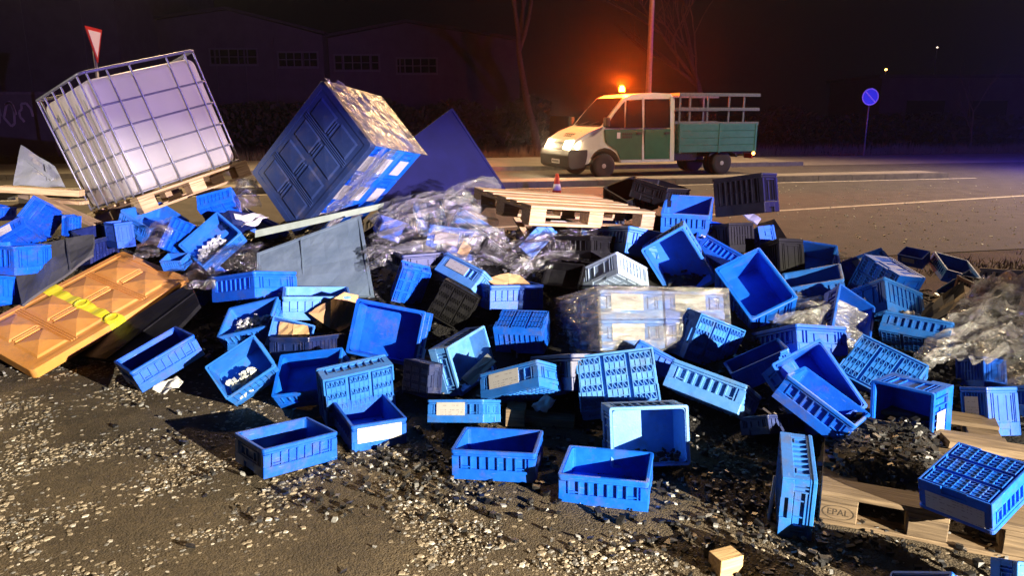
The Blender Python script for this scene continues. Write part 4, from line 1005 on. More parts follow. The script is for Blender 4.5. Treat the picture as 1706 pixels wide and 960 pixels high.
T = [
 ('front_left', 'blue', None, 'empty blue crate standing upright at the front left of the heap on gravel'),
 ('front_mid', 'blue', None, 'empty blue crate upright on the gravel, middle one of the front row'),
 ('front_right', 'blue', None, 'empty blue crate nearest the camera, upright, right end of the front row'),
 ('label_front', 'blue', 'y-B', 'upright empty blue crate with a large white front label, right behind the front left crate'),
 ('tipped_behind', 'blue', None, 'blue crate tipped on its long side showing its lattice underside, behind the labelled front crate'),
 ('mid_bin', 'blue', None, 'dark-mouthed blue crate tilted open to the right of the crate of white fittings'),
 ('big_tray', 'blue', None, 'large bright blue crate standing on edge with its empty smooth inside facing the camera'),
 ('bits_bin', 'blue', 'x-B', 'tilted blue crate holding white fittings with a white label along its left edge'),
 ('left_label', 'blue', None, 'blue crate lying tipped at the front left edge above a crumpled white paper'),
 ('bits_bin2', 'blue', None, 'half hidden blue crate with a handful of white fittings, right of the dark film'),
 ('box11', 'pale', None, 'pale blue crate upright under the grey teal sheet, beside a cardboard box'),
 ('card_bin', 'blue', None, 'blue crate with brown cardboard folded inside, below the pale blue crate'),
 ('open14', 'pale', None, 'pale blue crate on its end with a grey divider inside, left of centre'),
 ('label15', 'blue', 'y-B', 'blue crate with a creased white label beneath the upturned three-pad crate'),
 ('label16', 'blue', 'y-B', 'blue crate with a long white label low at the foot of the heap'),
 ('grid17', 'blue', None, 'upside-down blue crate showing three lattice pads, under the crate with cardboard flaps'),
 ('ribs18', 'blue', None, 'upright blue crate with ribbed front and brown cardboard flaps rising from its top'),
 ('grid19', 'blue', None, 'blue crate showing its lattice underside just right of the grey teal sheet'),
 ('black20', 'black', None, 'black crate lying with its base toward the camera in the middle of the heap'),
 ('lt21', 'pale', 'y-', 'light blue crate end with a beige label against the crumpled clear film'),
 ('black22', 'black', None, 'small black ribbed crate half buried in clear film'),
 ('lt23', 'grey', None, 'whitish blue ribbed crate resting on the film wrapped stack'),
 ('bin24', 'blue', 'y-', 'deep blue crate with its mouth toward the camera, above the film wrapped stack'),
 ('bin25', 'blue', None, 'deep bright blue crate with its mouth toward the camera, right of the wrapped stack'),
 ('ribs26', 'blue', None, 'blue crate on end with sideways ribs, behind the right deep crate'),
 ('grid28', 'pale', None, 'pale violet blue crate standing with its lattice base squarely facing the camera'),
 ('ribs29', 'pale', None, 'light blue crate rolled over with dark rib slots, right of the lattice base crate'),
 ('grid30', 'blue', None, 'blue crate on edge with lattice base in shade, against the right of the wrapped stack'),
 ('bin31', 'pale', None, 'pale blue crate standing on edge, empty inside facing the camera, behind the front row'),
 ('ribs32', 'blue', None, 'blue ribbed crate tilted to the right with its open mouth up, lower right of heap'),
 ('bin33', 'blue', None, 'deep crate with one lit blue rim edge, behind the tilted ribbed crate'),
 ('big34', 'blue', 'x+', 'big blue crate standing on end with a cream label on its top end'),
 ('end35', 'blue', None, 'blue crate on its side with the hand-grip end toward the camera, beside a white slat'),
 ('grid36', 'blue', 'y+B', 'upside-down blue crate with three lattice pads lying on the stamped pallet'),
 ('dark38', 'blue', None, 'crate tilted at the right rear of the heap with its dark underside facing left'),
 ('far39', 'blue', None, 'upright blue crate with pale ribs at the far right rear edge of the heap'),
 ('far40', 'blue', 'y-', 'small blue crate with a pale label behind the tilted crate at the right rear'),
 ('far41', 'navy', None, 'dark teal crate cut by the right edge of the picture behind the clear film'),
 ('dark44', 'blue', 'y-', 'small white-labelled blue crate near the right edge, below the long film strip'),
 ('black46', 'black', None, 'big black crate on the heap top, seen against the road right of the truck'),
 ('black47', 'black', None, 'open black crate on top of the heap directly below the truck cab'),
 ('blue48', 'blue', None, 'blue lit open crate between the two black crates on the heap top'),
 ('bits49', 'blue', None, 'blue crate holding white fittings just behind the left deep crate'),
 ('ribs51', 'blue', None, 'blue ribbed crate hanging out under the right end of the middle pallet'),
 ('grid54', 'blue', None, 'blue crate showing its lattice base at the far left below the broken pallet boards'),
 ('grid55', 'blue', None, 'tiny looking blue crate wedged under the left corner of the tank pallet'),
 ('left56', 'blue', 'y-B', 'blue crate with a white label at the left picture edge above the dark grey sheet'),
 ('left57', 'blue', None, 'lower of two ribbed blue crates at the left picture edge by the grey sheet'),
 ('c61', 'blue', None, 'narrow upright blue crate just above the orange lid, below the tank pallet'),
 ('c62', 'blue', None, 'blue crate rim lying under the right half of the tank pallet'),
 ('c63', 'blue', None, 'blue crate on edge, immediately left of the crate with cardboard and fittings'),
 ('c64', 'blue', None, 'blue crate tilted toward the camera holding white fittings and a brown cardboard sheet'),
 ('c65', 'blue', None, 'blue crate under the right corner of the tank pallet, behind the cardboard crate'),
 ('c66', 'blue', None, 'small blue crate peeping out behind the upper corner of the orange lid'),
 ('x23', 'blue', None, 'upper of two ribbed blue crates at the left picture edge by the grey sheet'),
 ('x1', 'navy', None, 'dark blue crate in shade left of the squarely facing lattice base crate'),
 ('x2', 'blue', None, 'dark shaded crate below the deep bright blue crate'),
 ('x3', 'navy', None, 'small dark crate above the hand-grip crate on its side'),
 ('x4', 'blue', None, 'square dark blue crate right of the big crate on end, upper one'),
 ('x5', 'blue', None, 'shaded blue crate cut by the right edge under clear film'),
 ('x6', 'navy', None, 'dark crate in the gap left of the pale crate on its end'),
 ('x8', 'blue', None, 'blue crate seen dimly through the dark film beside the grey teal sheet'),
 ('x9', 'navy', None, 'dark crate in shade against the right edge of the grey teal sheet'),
 ('x10', 'black', None, 'open black crate left of the whitish ribbed crate'),
 ('x11', 'black', None, 'black crate in the shadow under the middle pallet'),
 ('x12', 'black', None, 'pointed black crate corner between the two black crates on top'),
 ('x13', 'black', None, 'black crate behind and between the two deep blue crates'),
 ('x14', 'black', None, 'tall black crate right of the crate on end with horizontal ribs'),
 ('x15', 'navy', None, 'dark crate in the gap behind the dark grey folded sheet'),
 ('x16', 'navy', None, 'dark crate under the large bright blue crate'),
 ('x17', 'blue', None, 'blue crate cut off by the bottom picture edge, left of two'),
 ('x18', 'blue', None, 'blue crate cut off by the bottom right picture corner'),
 ('x20', 'blue', None, 'blue crate at the left picture edge under the short pale board'),
 ('x21', 'blue', None, 'blue crate at the left picture edge below the labelled one'),
 ('c67', 'navy', 'y-', 'small dark blue crate with a white slip, right of the cardboard and fittings crate'),
]
for (k, colr, card, lab) in T:
    place_crate(POSES[k], lab, colr, card)
def frame_of(pose):
    return Matrix.Translation(Vector(pose['loc'])) @ Quaternion(pose['q']).to_matrix().to_4x4()
def stack(pose, nx_, ny_, nz_, which, lab, grp, card, color='blue', name='plastic_crate'):
    Mx = frame_of(pose); q = Quaternion(pose['q']); d = pose['d']
    dx, dy, dz = d[0] / nx_, d[1] / ny_, d[2] / nz_
    for i in range(nx_):
        for j in range(ny_):
            for k in range(nz_):
                if not which(i, j, k): continue
                p = Mx @ Vector((-d[0] / 2 + dx * (i + .5), -d[1] / 2 + dy * (j + .5), dz * k))
                place_crate(dict(loc=p, q=q, d=[dx * .985, dy * .985, dz * .985]), lab(i, j, k) if callable(lab) else lab, color, card if j == 0 else None, grp, name)
stack(POSES['wrapped27'], 2, 2, 2, lambda i, j, k: True,
      lambda i, j, k: ('blue labelled crate at the %s %s of the film wrapped stack' % (('lower', 'upper')[k], ('left', 'right')[i])) if j == 0 else 'blue crate in the back row of the film wrapped stack, %s %s' % (('lower', 'upper')[k], ('left', 'right')[i]), 'crates in the wrapped stack', 'y-B')
def lab_load(i, j, k):
    return 'labelled blue crate low on the toppled load, %s row, %s' % (('lower', 'middle', 'upper')[i], ('outer', 'middle', 'inner')[2 - k] if False else ('farthest from the lid', 'middle', 'next to the lid')[k]) if j == 0 else 'blue crate under the glaring film on top of the toppled load, %s' % ('farthest from the lid', 'middle one', 'next to the lid')[k]
stack(POSES['load'], 3, 2, 3, lambda i, j, k: j == 0 or i == 2, lab_load, 'crates in the toppled load', 'y-B')
# half buried crates that fill the gaps, each told apart by the crate it lies beside
SHORT = {'front_left': 'the front left upright crate', 'tipped_behind': 'the tipped lattice crate behind the labelled one', 'big_tray': 'the large bright crate facing the camera', 'bits_bin': 'the labelled crate of white fittings', 'left_label': 'the tipped crate at the front left edge', 'box11': 'the pale crate under the teal sheet', 'open14': 'the pale crate on its end', 'grid17': 'the upside-down three-pad crate', 'ribs18': 'the crate with cardboard flaps', 'grid19': 'the lattice crate beside the teal sheet', 'black20': 'the black crate in mid heap', 'lt21': 'the light crate with beige label', 'lt23': 'the whitish ribbed crate', 'bin24': 'the left deep crate', 'bin25': 'the right deep crate', 'wrapped27': 'the film wrapped stack', 'grid28': 'the lattice base crate', 'ribs29': 'the rolled crate with dark slots', 'grid30': 'the shaded lattice crate', 'ribs32': 'the ribbed crate at lower right', 'bin33': 'the dark deep crate at right', 'big34': 'the big crate on end', 'dark38': 'the tilted right rear crate', 'far39': 'the far right ribbed crate', 'c64': 'the crate of cardboard and fittings', 'c61': 'the narrow crate above the orange lid', 'grid54': 'the far left lattice crate', 'bits49': 'the fittings crate behind the deep crate', 'black46': 'the big black crate', 'teal': 'the teal sheet', 'c65': 'the crate under the tank pallet corner', 'x14': 'the tall black crate', 'x11': 'the black crate under the middle pallet', 'orange': 'the orange lid', 'left56': 'the labelled crate at the left edge', 'load': 'the toppled load'}
taken = [Vector(v['loc']) + Quaternion(v['q']) @ Vector((0, 0, v['d'][2] / 2)) for k, v in POSES.items() if k not in ('ibc', 'navy', 'orange', 'pallet_mid', 'pallet_epal')]
for u in (-.3, 0, .3):
    for w in (-.25, 0, .25): taken.append(Vector(POSES['wrapped27']['loc']) + Quaternion(POSES['wrapped27']['q']) @ Vector((u, w, .2)))
for k_ in ('teal', 'grey_left', 'underlid'):
    q4 = [Vector(c_) for c_ in SHEETS[k_]]
    for u in (.1, .37, .63, .9):
        for w in (.15, .5, .85): taken.append(q4[0].lerp(q4[1], u).lerp(q4[3].lerp(q4[2], u), w))
rf = random.Random(77); used = set(); made = 0
def scr(p): return Vector((p[0] / (p[1] + .3), (p[2] - 1.69) / (p[1] + .3)))
for att in range(9000):
    if made >= 80: break
    x = rf.uniform(-4.6, 3.9); y = rf.uniform(3.6, 6.9); hz_ = heap(x, y)
    if hz_ < .06: continue
    c = Vector((x, y, hz_ + .10))
    if min((c - t_).length for t_ in taken) < (.37 if x < 2.1 else .31): continue
    if min((scr(c) - scr(t_)).length * (y + .3) for t_ in taken if t_.y < y + .1) < (.25 if x < 2.1 else .17): continue
    best = sorted(SHORT, key=lambda k: (scr(POSES[k]['loc']) - scr(c)).length if k in POSES else 9)
    lab_ = None
    for k in best[:3]:
        dlt = scr(c) - scr(POSES[k]['loc'])
        dr_ = ('right of' if dlt.x > 0 else 'left of') if abs(dlt.x) > abs(dlt.y) else ('above' if dlt.y > 0 else 'below')
        if (k, dr_) not in used: lab_ = (k, dr_); break
    if lab_ is None: continue
    used.add(lab_); taken.append(c); made += 1
    q_ = Quaternion((0, 0, 1), rf.uniform(0, 6.28)) @ Quaternion((1, 0, 0), rf.uniform(-.9, .9)) @ Quaternion((0, 1, 0), rf.uniform(-.9, .9))
    if rf.random() < .25: q_ = q_ @ Quaternion((1, 0, 0), R(180))
    cl = rf.choices(('blue', 'navy', 'black'), (.76, .10, .14))[0]
    s_ = rf.choice((.36, .40, .40))
    dz_ = s_ * rf.choice((.37, .37, .62))
    place_crate(dict(loc=c - q_ @ Vector((0, 0, dz_ / 2)), q=q_, d=[s_, s_ * .75, dz_]), 'half buried %s crate just %s %s' % ({'blue': 'blue', 'navy': 'dark blue', 'black': 'black'}[cl], lab_[1], SHORT[lab_[0]]), cl, 'y-' if rf.random() < .5 else None)
# ------------------------------------------------------------------ embossed lids
def lid(pose, m, label, name='pallet_lid', strap=None, lift=0.0, peak=.034):
    d = pose['d']; o = empty(name, Vector(pose['loc']), label, 'lid', None, q=pose['q'])
    L_, W_, H_ = d[0], d[1], d[2] if lift == 0 else .07
    z = lift
    MB().box(-L_ / 2 + .012, L_ / 2 - .012, -W_ / 2 + .012, W_ / 2 - .012, z + H_ - .018, z + H_ - .006).build('top_plate', m, o)
    s = MB(); s.ring(L_, W_, .05, z, z + H_, .03, seg=5); s.build('rim', m, o, recalc=True)
    cx = (L_ - .14) / 4; cy = (W_ - .14) / 2
    for i in range(4):
        for j in range(2):
            x = -L_ / 2 + .07 + cx * (i + .5); y = -W_ / 2 + .07 + cy * (j + .5); hx, hy = cx / 2 - .028, cy / 2 - .03
            zt = z + H_ - .0055
            mb = MB()
            b = [(x - hx, y - hy, zt), (x + hx, y - hy, zt), (x + hx, y + hy, zt), (x - hx, y + hy, zt)]
            t = [(x - hx + .014, y - hy + .014, zt + .012), (x + hx - .014, y - hy + .014, zt + .012), (x + hx - .014, y + hy - .014, zt + .012), (x - hx + .014, y + hy - .014, zt + .012)]
            mb.v = b + t + [(x, y, zt + peak)]
            mb.f = [(0, 1, 5, 4), (1, 2, 6, 5), (2, 3, 7, 6), (3, 0, 4, 7), (4, 5, 8), (5, 6, 8), (6, 7, 8), (7, 4, 8), (3, 2, 1, 0)]; mb.m = [0] * 9
            mb.build('raised_panel', m, o, recalc=True)
    zt = z + H_ - .0055
    for yy in (-.012, .012):
        for i in range(4):
            x = -L_ / 2 + .07 + cx * (i + .5)
            MB().box(x - cx / 2 + .05, x + cx / 2 - .05, yy - .005, yy + .005, zt, zt + .014).build('rib', m, o, bevel=.002)
    for xx in (-L_ / 2 + .07 + cx, -L_ / 2 + .07 + 3 * cx):
        for dx in (-.018, 0, .018):
            MB().box(xx + dx - .004, xx + dx + .004, -W_ / 2 + .07, W_ / 2 - .07, zt, zt + .010).build('rib', m, o, bevel=.002)
    if strap:
        mb = MB(); n = 26; w = .058
        for k in range(n + 1):
            y = -W_ / 2 - .004 + (W_ + .008) * k / n
            zz = z + H_ + .003 + .004 * math.sin(k * 1.3)
            for x in (-w, w): mb.v.append((x, y, zz))
        for y, e in ((-W_ / 2 - .006, 0), (W_ / 2 + .006, 1)):
            pass
        for k in range(n):
            mb.f.append((2 * k, 2 * k + 1, 2 * k + 3, 2 * k + 2)); mb.m.append(0)
        b = len(mb.v); mb.v += [(-w, -W_ / 2 - .005, z + .005), (w, -W_ / 2 - .005, z + .005)]; mb.f.append((b, b + 1, 1, 0)); mb.m.append(0)
        s_ = mb.build('strap', strap, o)
        for y in (-W_ / 2 + .05, .0):
            q = MB(); q.lathe([(.05, zt + .004), (.052, zt + .012), (.04, zt + .014), (.038, zt + .006)], 18, 'z', (0, y, .008)); q.build('strap_boss', strap, s_, recalc=True)
    return o
lid(POSES['orange'], M['orange'], 'orange embossed plastic pallet lid with a yellow strap leaning on the left of the heap', strap=M['yellow'])
lp = dict(POSES['load']); Mx = frame_of(lp); lp = dict(loc=Mx @ Vector((0, 0, lp['d'][2] + .004)), q=lp['q'], d=[lp['d'][0] + .06, lp['d'][1] + .06, .07])
lid(lp, mat('dark_blue_grey_lid', (.010, .024, .075), (.016, .036, .11), .5, scale=5, dirt=.5), 'dark blue panelled lid closing the left side of the toppled wrapped load', peak=.016)
# ------------------------------------------------------------------ pallets
def plank(name, mb, par, m): return mb.build(name, m, par, bevel=.003)
def pallet(pose, label, m, stamp=False, missing=()):
    L_, W_, H_ = pose['d']; o = empty('wooden_pallet', pose['loc'], label, 'pallet', 'wooden pallets', q=pose['q'])
    t = H_ * .15
    for i, y in enumerate((-.5, -.25, 0, .25, .5)):
        w = .145 if i % 2 == 0 else .10; yy = y * (W_ - .145)
        if ('top', i) in missing: continue
        plank('deck_board', MB().box(-L_ / 2, L_ / 2, yy - w / 2, yy + w / 2, H_ - t, H_), o, m)
    for x in (-.5, 0, .5):
        xx = x * (L_ - .145)
        plank('cross_board', MB().box(xx - .0725, xx + .0725, -W_ / 2, W_ / 2, H_ - 2 * t, H_ - t - .001), o, m)
        for y in (-.5, 0, .5):
            yy = y * (W_ - .12); w = .06
            bl = MB().box(xx - .0725, xx + .0725, yy - w, yy + w, t, H_ - 2 * t - .001).build('block', m, o, bevel=.004)
            if stamp and y == -.5 and x == -.5:
                fc = bpy.data.curves.new('stamp', 'FONT'); fc.body = 'EPAL'; fc.size = .039; fc.align_x = 'CENTER'; fc.align_y = 'CENTER'; fc.extrude = .0006
                fo = bpy.data.objects.new('stamp_tmp', fc); C.objects.link(fo)
                bpy.context.view_layer.update()
                me = bpy.data.meshes.new_from_object(fo.evaluated_get(bpy.context.evaluated_depsgraph_get())); bpy.data.objects.remove(fo)
                me.materials.clear(); me.materials.append(M['ink'])
                zc = (t + H_ - 2 * t) / 2
                put('stamp', me, bl, (xx, yy - w - .0004, zc), (R(90), 0, 0))
                ov = MB(); n = 36
                for k in range(n):
                    a0, a1 = 6.28318 * k / n, 6.28318 * (k + 1) / n
                    P_ = lambda a, r_: (xx + .062 * r_ * math.cos(a), zc + .032 * r_ * math.sin(a))
                    (ax, az), (bx_, bz), (cx_, cz), (dx_, dz) = P_(a0, 1), P_(a1, 1), P_(a1, .93), P_(a0, .93)
                    ov.quad((ax, yy - w - .0012, az), (bx_, yy - w - .0012, bz), (cx_, yy - w - .0012, cz), (dx_, yy - w - .0012, dz))
                ov.build('stamp_oval', M['ink'], bl)
    for y in (-.5, 0, .5):
        yy = y * (W_ - .1)
        plank('bottom_board', MB().box(-L_ / 2, L_ / 2, yy - .05, yy + .05, 0, t - .001), o, m)
    return o
pallet(POSES['pallet_mid'], 'pale wooden pallet lying across the top middle of the heap under the truck', M['wood'])
Mx = frame_of(POSES['ibc']); d = POSES['ibc']['d']
pallet(dict(loc=Mx @ Vector((0, 0, -.152)), q=POSES['ibc']['q'], d=[d[0] + .06, d[1] + .08, .146]), 'tilted wooden pallet carrying the caged white tank', M['wood'])
pa, pb = Vector((1.29, 2.811)), Vector((1.894, 2.544)); dr = (pb - pa).normalized(); nr = Vector((-dr.y, dr.x))
pc = pa + dr * .4 + nr * .6
pallet(dict(loc=(pc.x, pc.y, .012), q=Quaternion((0, 0, 1), math.atan2(dr.y, dr.x)), d=[.80, 1.2, .15]), 'worn wooden pallet with an oval EPAL stamp flat on the ground at lower right', M['oldwood'], stamp=True)
def beam(name, a, b, w, h, m, label, cat, group=None, roll=0.0):
    a, b = Vector(a), Vector(b); d = b - a
    q = d.to_track_quat('X', 'Z')
    o = MB().box(0, d.length, -w / 2, w / 2, -h / 2, h / 2).build(name, m, None, bevel=.002)
    o.location = a; o.rotation_mode = 'QUATERNION'; o.rotation_quaternion = q @ Quaternion((1, 0, 0), roll)
    return tag(o, label, cat, group)
# ------------------------------------------------------------------ loose timber
beam('loose_board', (-4.46, 6.5, 1.06), (-3.77, 6.5, 1.02), .10, .055, M['wood'], 'thick pale board lying level under the grey sheet at the upper left', 'board', 'broken pallet boards')
beam('loose_board', (-4.38, 6.6, .966), (-3.70, 6.4, .947), .10, .03, M['wood'], 'thin pale board just under the thick level board at the upper left', 'board', 'broken pallet boards')
beam('loose_board', (-4.13, 6.42, 1.0), (-3.44, 6.12, .79), .10, .035, M['wood'], 'slanting pale board running down toward the tank pallet corner', 'board', 'broken pallet boards')
beam('loose_board', (-4.5, 6.2, .86), (-4.14, 6.5, .955), .09, .03, M['wood'], 'short pale board sticking out at far left above the labelled crate', 'board', 'broken pallet boards')
beam('wooden_block', (-4.27, 6.46, .975), (-4.14, 6.46, .97), .12, .08, M['oldwood'], 'grey pallet block under the level boards at the upper left', 'block', 'loose pallet blocks')
beam('loose_board', (.03, 5.98, .88), (.155, 5.74, .70), .055, .018, M['wood'], 'small pale slat hanging down from the left of the middle pallet', 'board', 'broken pallet boards')
beam('wooden_stick', (-.235, 3.70, .05), (-.05, 3.9, .10), .02, .02, M['oldwood'], 'thin wooden stick between the labelled low crate and the front row', 'stick')
beam('loose_board', (1.085, 2.82, .0), (1.146, 2.95, .15), .012, .05, M['paper'], 'white slat leaning on the left of the hand-grip crate', 'board', 'broken pallet boards')
beam('loose_board', (-.02, 3.86, .052), (.345, 3.80, .040), .10, .05, M['oldwood'], 'broken brown board lying behind the front row, below the white paper scrap', 'board', 'broken pallet boards')
beam('wooden_block', (-.03, 3.83, .075), (.075, 3.82, .072), .12, .10, M['oldwood'], 'brown pallet block at the left end of the broken brown board', 'block', 'loose pallet blocks')
beam('loose_board', (2.03, 3.22, .20), (2.6, 3.13, .14), .11, .035, M['oldwood'], 'brown board at the right edge above the upside-down crate', 'board', 'broken pallet boards')
beam('wooden_block', (.755, 2.45, .046), (.85, 2.49, .046), .075, .085, M['wood'], 'pale wooden cube lying alone on the gravel at the bottom of the picture', 'block', 'loose pallet blocks')
beam('wooden_block', (2.52, 6.2, .42), (2.68, 6.2, .43), .14, .14, mat('yellowish_wood', (.40, .36, .13), (.52, .47, .20), .7), 'yellowish wooden block at the right rear of the heap near the road', 'block', 'loose pallet blocks')
# ------------------------------------------------------------------ caged tank
def build_ibc():
    ps = POSES['ibc']; d = ps['d']
    o = empty('caged_tank', ps['loc'], 'large white plastic tank in a tube cage tilted on its pallet at the upper left', 'tank', None, q=ps['q'])
    X, Y, Z = d[0] / 2, d[1] / 2, d[2]
    bm = bmesh.new(); bmesh.ops.create_cube(bm, size=1.0)
    for v in bm.verts:
        v.co = Vector((v.co.x * (2 * X - .02), v.co.y * (2 * Y - .02), .012 + (v.co.z + .5) * (Z - .06)))
    bmesh.ops.bevel(bm, geom=bm.edges[:], offset=.075, segments=6, affect='EDGES', profile=.5)
    me = bpy.data.meshes.new('tank'); bm.to_mesh(me); bm.free(); me.materials.append(M['tank'])
    me.polygons.foreach_set('use_smooth', [True] * len(me.polygons))
    tk = put('tank', me, o)
    for k in range(9):     # moulded vertical flutes on the left side
        y = -Y + .17 + k * (2 * Y - .34) / 8
        MB().tube([(-X + .014, y, .14), (-X + .010, y, .2), (-X + .010, y, Z - .24), (-X + .014, y, Z - .18)], .011, 8).build('flute', M['tank'], tk, smooth=True)
    MB().box(-X + .004, -X + .012, -Y + .74, -Y + .79, Z - .24, Z - .20).build('plate', M['steel'], tk)
    MB().lathe([(.11, Z - .05), (.11, Z - .02), (.09, Z - .008), (.02, Z - .004)], 24).build('screw_cap', M['bumper'], tk, smooth=True)
    rt = .0085
    def hring(z, r=rt, off=.0):
        p = []; c = .06
        for (sx, sy, a0) in ((1, 1, 0), (-1, 1, 90), (-1, -1, 180), (1, -1, 270)):
            for k in range(5):
                a = R(a0 + 90 * k / 4); p.append((sx * (X - c + off) + (c) * math.cos(a), sy * (Y - c + off) + c * math.sin(a), z))
        p.append(p[0])
        return MB().tube(p, r, 8, cap=False).build('horizontal_bar', M['steel'], o, smooth=True)
    for z in (.02, .165, .355, .545, .735): hring(z * Z, rt, 0)
    hring(Z, .013, .008)
    def vbar(x, y):
        ix = -.008 if x > X - .01 else (.008 if x < -X + .01 else 0); iy = -.008 if y > Y - .01 else (.008 if y < -Y + .01 else 0)
        MB().tube([(x - ix * 0, y - iy * 0, .0), (x, y, .25 * Z), (x, y, Z - .02), (x, y, Z)], rt, 8).build('vertical_bar', M['steel'], o, smooth=True)
    for f in (.04, .20, .39, .72, .89):
        for y in (-Y - .012, Y + .012): vbar(-X + 2 * X * f, y)
    for f in (.05, .22, .40, .59, .78, .95):
        for x in (-X - .012, X + .012): vbar(x, -Y + 2 * Y * f)
    return o
build_ibc()
# ------------------------------------------------------------------ loose panels and sheets
def panel(key, name, label, cat, m, t=.02, bend=.0, seg=(6, 4), seams=(), seam_m=None, seed=1):
    q = [Vector(p) for p in SHEETS[key]]
    c = sum(q, Vector()) / 4
    o = empty(name, c, label, cat)
    qq = [p - c for p in q]
    sheet_mb(qq, t, seg, bend, seed).build('plate', m, o, recalc=True)
    n = (qq[1] - qq[0]).cross(qq[3] - qq[0]).normalized()
    for (u0, v0, u1, v1, w) in seams:
        f = lambda u, v: qq[0].lerp(qq[1], u).lerp(qq[3].lerp(qq[2], u), v)
        a, b = f(u0, v0), f(u1, v1); dd = (b - a).normalized(); s_ = dd.cross(n).normalized() * w / 2
        mb = MB(); mb.hexa([a - s_ + n * .0005, b - s_ + n * .0005, b + s_ + n * .0005, a + s_ + n * .0005, a - s_ + n * .008, b - s_ + n * .008, b + s_ + n * .008, a + s_ + n * .008])
        mb.build('seam', seam_m or m, o, recalc=True)
    return o
panel('teal', 'plastic_sheet', 'large grey teal plastic sheet leaning back left of centre in the heap', 'sheet', M['teal'], .03, .02, (8, 6), [(.01, .0, .01, 1, .02), (.99, 0, .99, 1, .02), (.0, .985, 1, .985, .02), (.42, .0, .42, 1, .008)])
panel('pale_plank', 'pale_board', 'narrow pale green board along the top of the grey teal sheet', 'board', M['palegreen'], .03, 0, (1, 1))
panel('grey_left', 'plastic_sheet', 'dark grey folded sheet with two creases standing above the orange lid at far left', 'sheet', M['darkgrey'], .02, .02, (9, 5), [(.36, 0, .36, 1, .012), (.68, 0, .68, 1, .012)])
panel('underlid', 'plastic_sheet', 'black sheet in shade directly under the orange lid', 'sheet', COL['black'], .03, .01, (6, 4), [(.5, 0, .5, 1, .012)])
panel('grey_top', 'plastic_sheet', 'torn light grey plastic sheet standing left of the tilted tank', 'sheet', M['greyp'], .012, .025, (8, 6), [(.2, .7, .8, .25, .03), (.7, .2, .7, .8, .012)])
panel('panel42', 'plastic_sheet', 'black flap sheet beside the long film strip at the right', 'sheet', COL['black'], .015, .02, (5, 4))
panel('plank50', 'plastic_sheet', 'dark purplish board sloping down right of the big black crate', 'sheet', COL['black'], .03, .01, (2, 4))
panel('strip50', 'plastic_strip', 'light grey strip lying below the big black crate', 'strip', M['greyp'], .015, .02, (5, 1))
panel('board14', 'divider', 'grey cardboard divider lying in the pale crate on its end', 'divider', M['greyp'], .006, .01, (3, 2))
def navy_panel():
    ps = POSES['navy']; d = ps['d']
    o = empty('plastic_sheet', ps['loc'], 'dark blue sheet standing on its corner right of the toppled load', 'sheet', None, q=ps['q'])
    nv = mat('deep_navy_panel', (.006, .007, .048), (.009, .010, .065), .75, scale=4, spec=.12)
    MB().box(-d[0] / 2, d[0] / 2, -d[1] / 2, d[1] / 2, -.03, 0).build('plate', nv, o, bevel=.004)
    s = MB(); s.ring(d[0] + .012, d[1] + .012, .028, -.05, .007, .02); s.build('rim', nv, o, recalc=True)
navy_panel()
def cards(label, keys, name='cardboard_box'):
    q = [Vector(p) for p in SHEETS[keys[0]]]; c = q[0].copy()
    o = empty(name, c, label, 'cardboard')
    for i, k in enumerate(keys):
        sheet_mb([Vector(p) - c for p in SHEETS[k]], .005, (3, 3), .012, i + 3).build('flap', M['card'], o, recalc=True)
cards('opened brown cardboard box with a bright triangular flap left of the large bright blue crate', ['cardA1', 'cardA2', 'cardA3'])
cards('brown cardboard folded inside the crate below the pale blue crate', ['cardB1', 'cardB2'])
cards('brown cardboard flaps rising out of the ribbed blue crate in the middle', ['cardC1', 'cardC2'])
cards('small brown cardboard corner poking out of the clear film', ['cardD'])
cards('brown cardboard sheet lying on the white fittings in the tilted crate', ['cardE'])
for k, lb in (('paper1', 'crumpled white paper scrap on the broken brown board behind the front row'), ('paper2', 'crumpled white paper under the tipped crate at the front left edge'), ('paper3', 'torn white paper left of the paper scrap below the dark tilted crate'), ('paper4', 'white paper scrap at the foot of the dark tilted crate'), ('paper5', 'white paper slip on the small dark crate below the tank pallet')):
    tag(sheet_mb(SHEETS[k], .003, (7, 6), .05, len(lb)).build('paper_scrap', M['paper'], None, smooth=True, recalc=True), lb, 'paper', 'paper scraps')
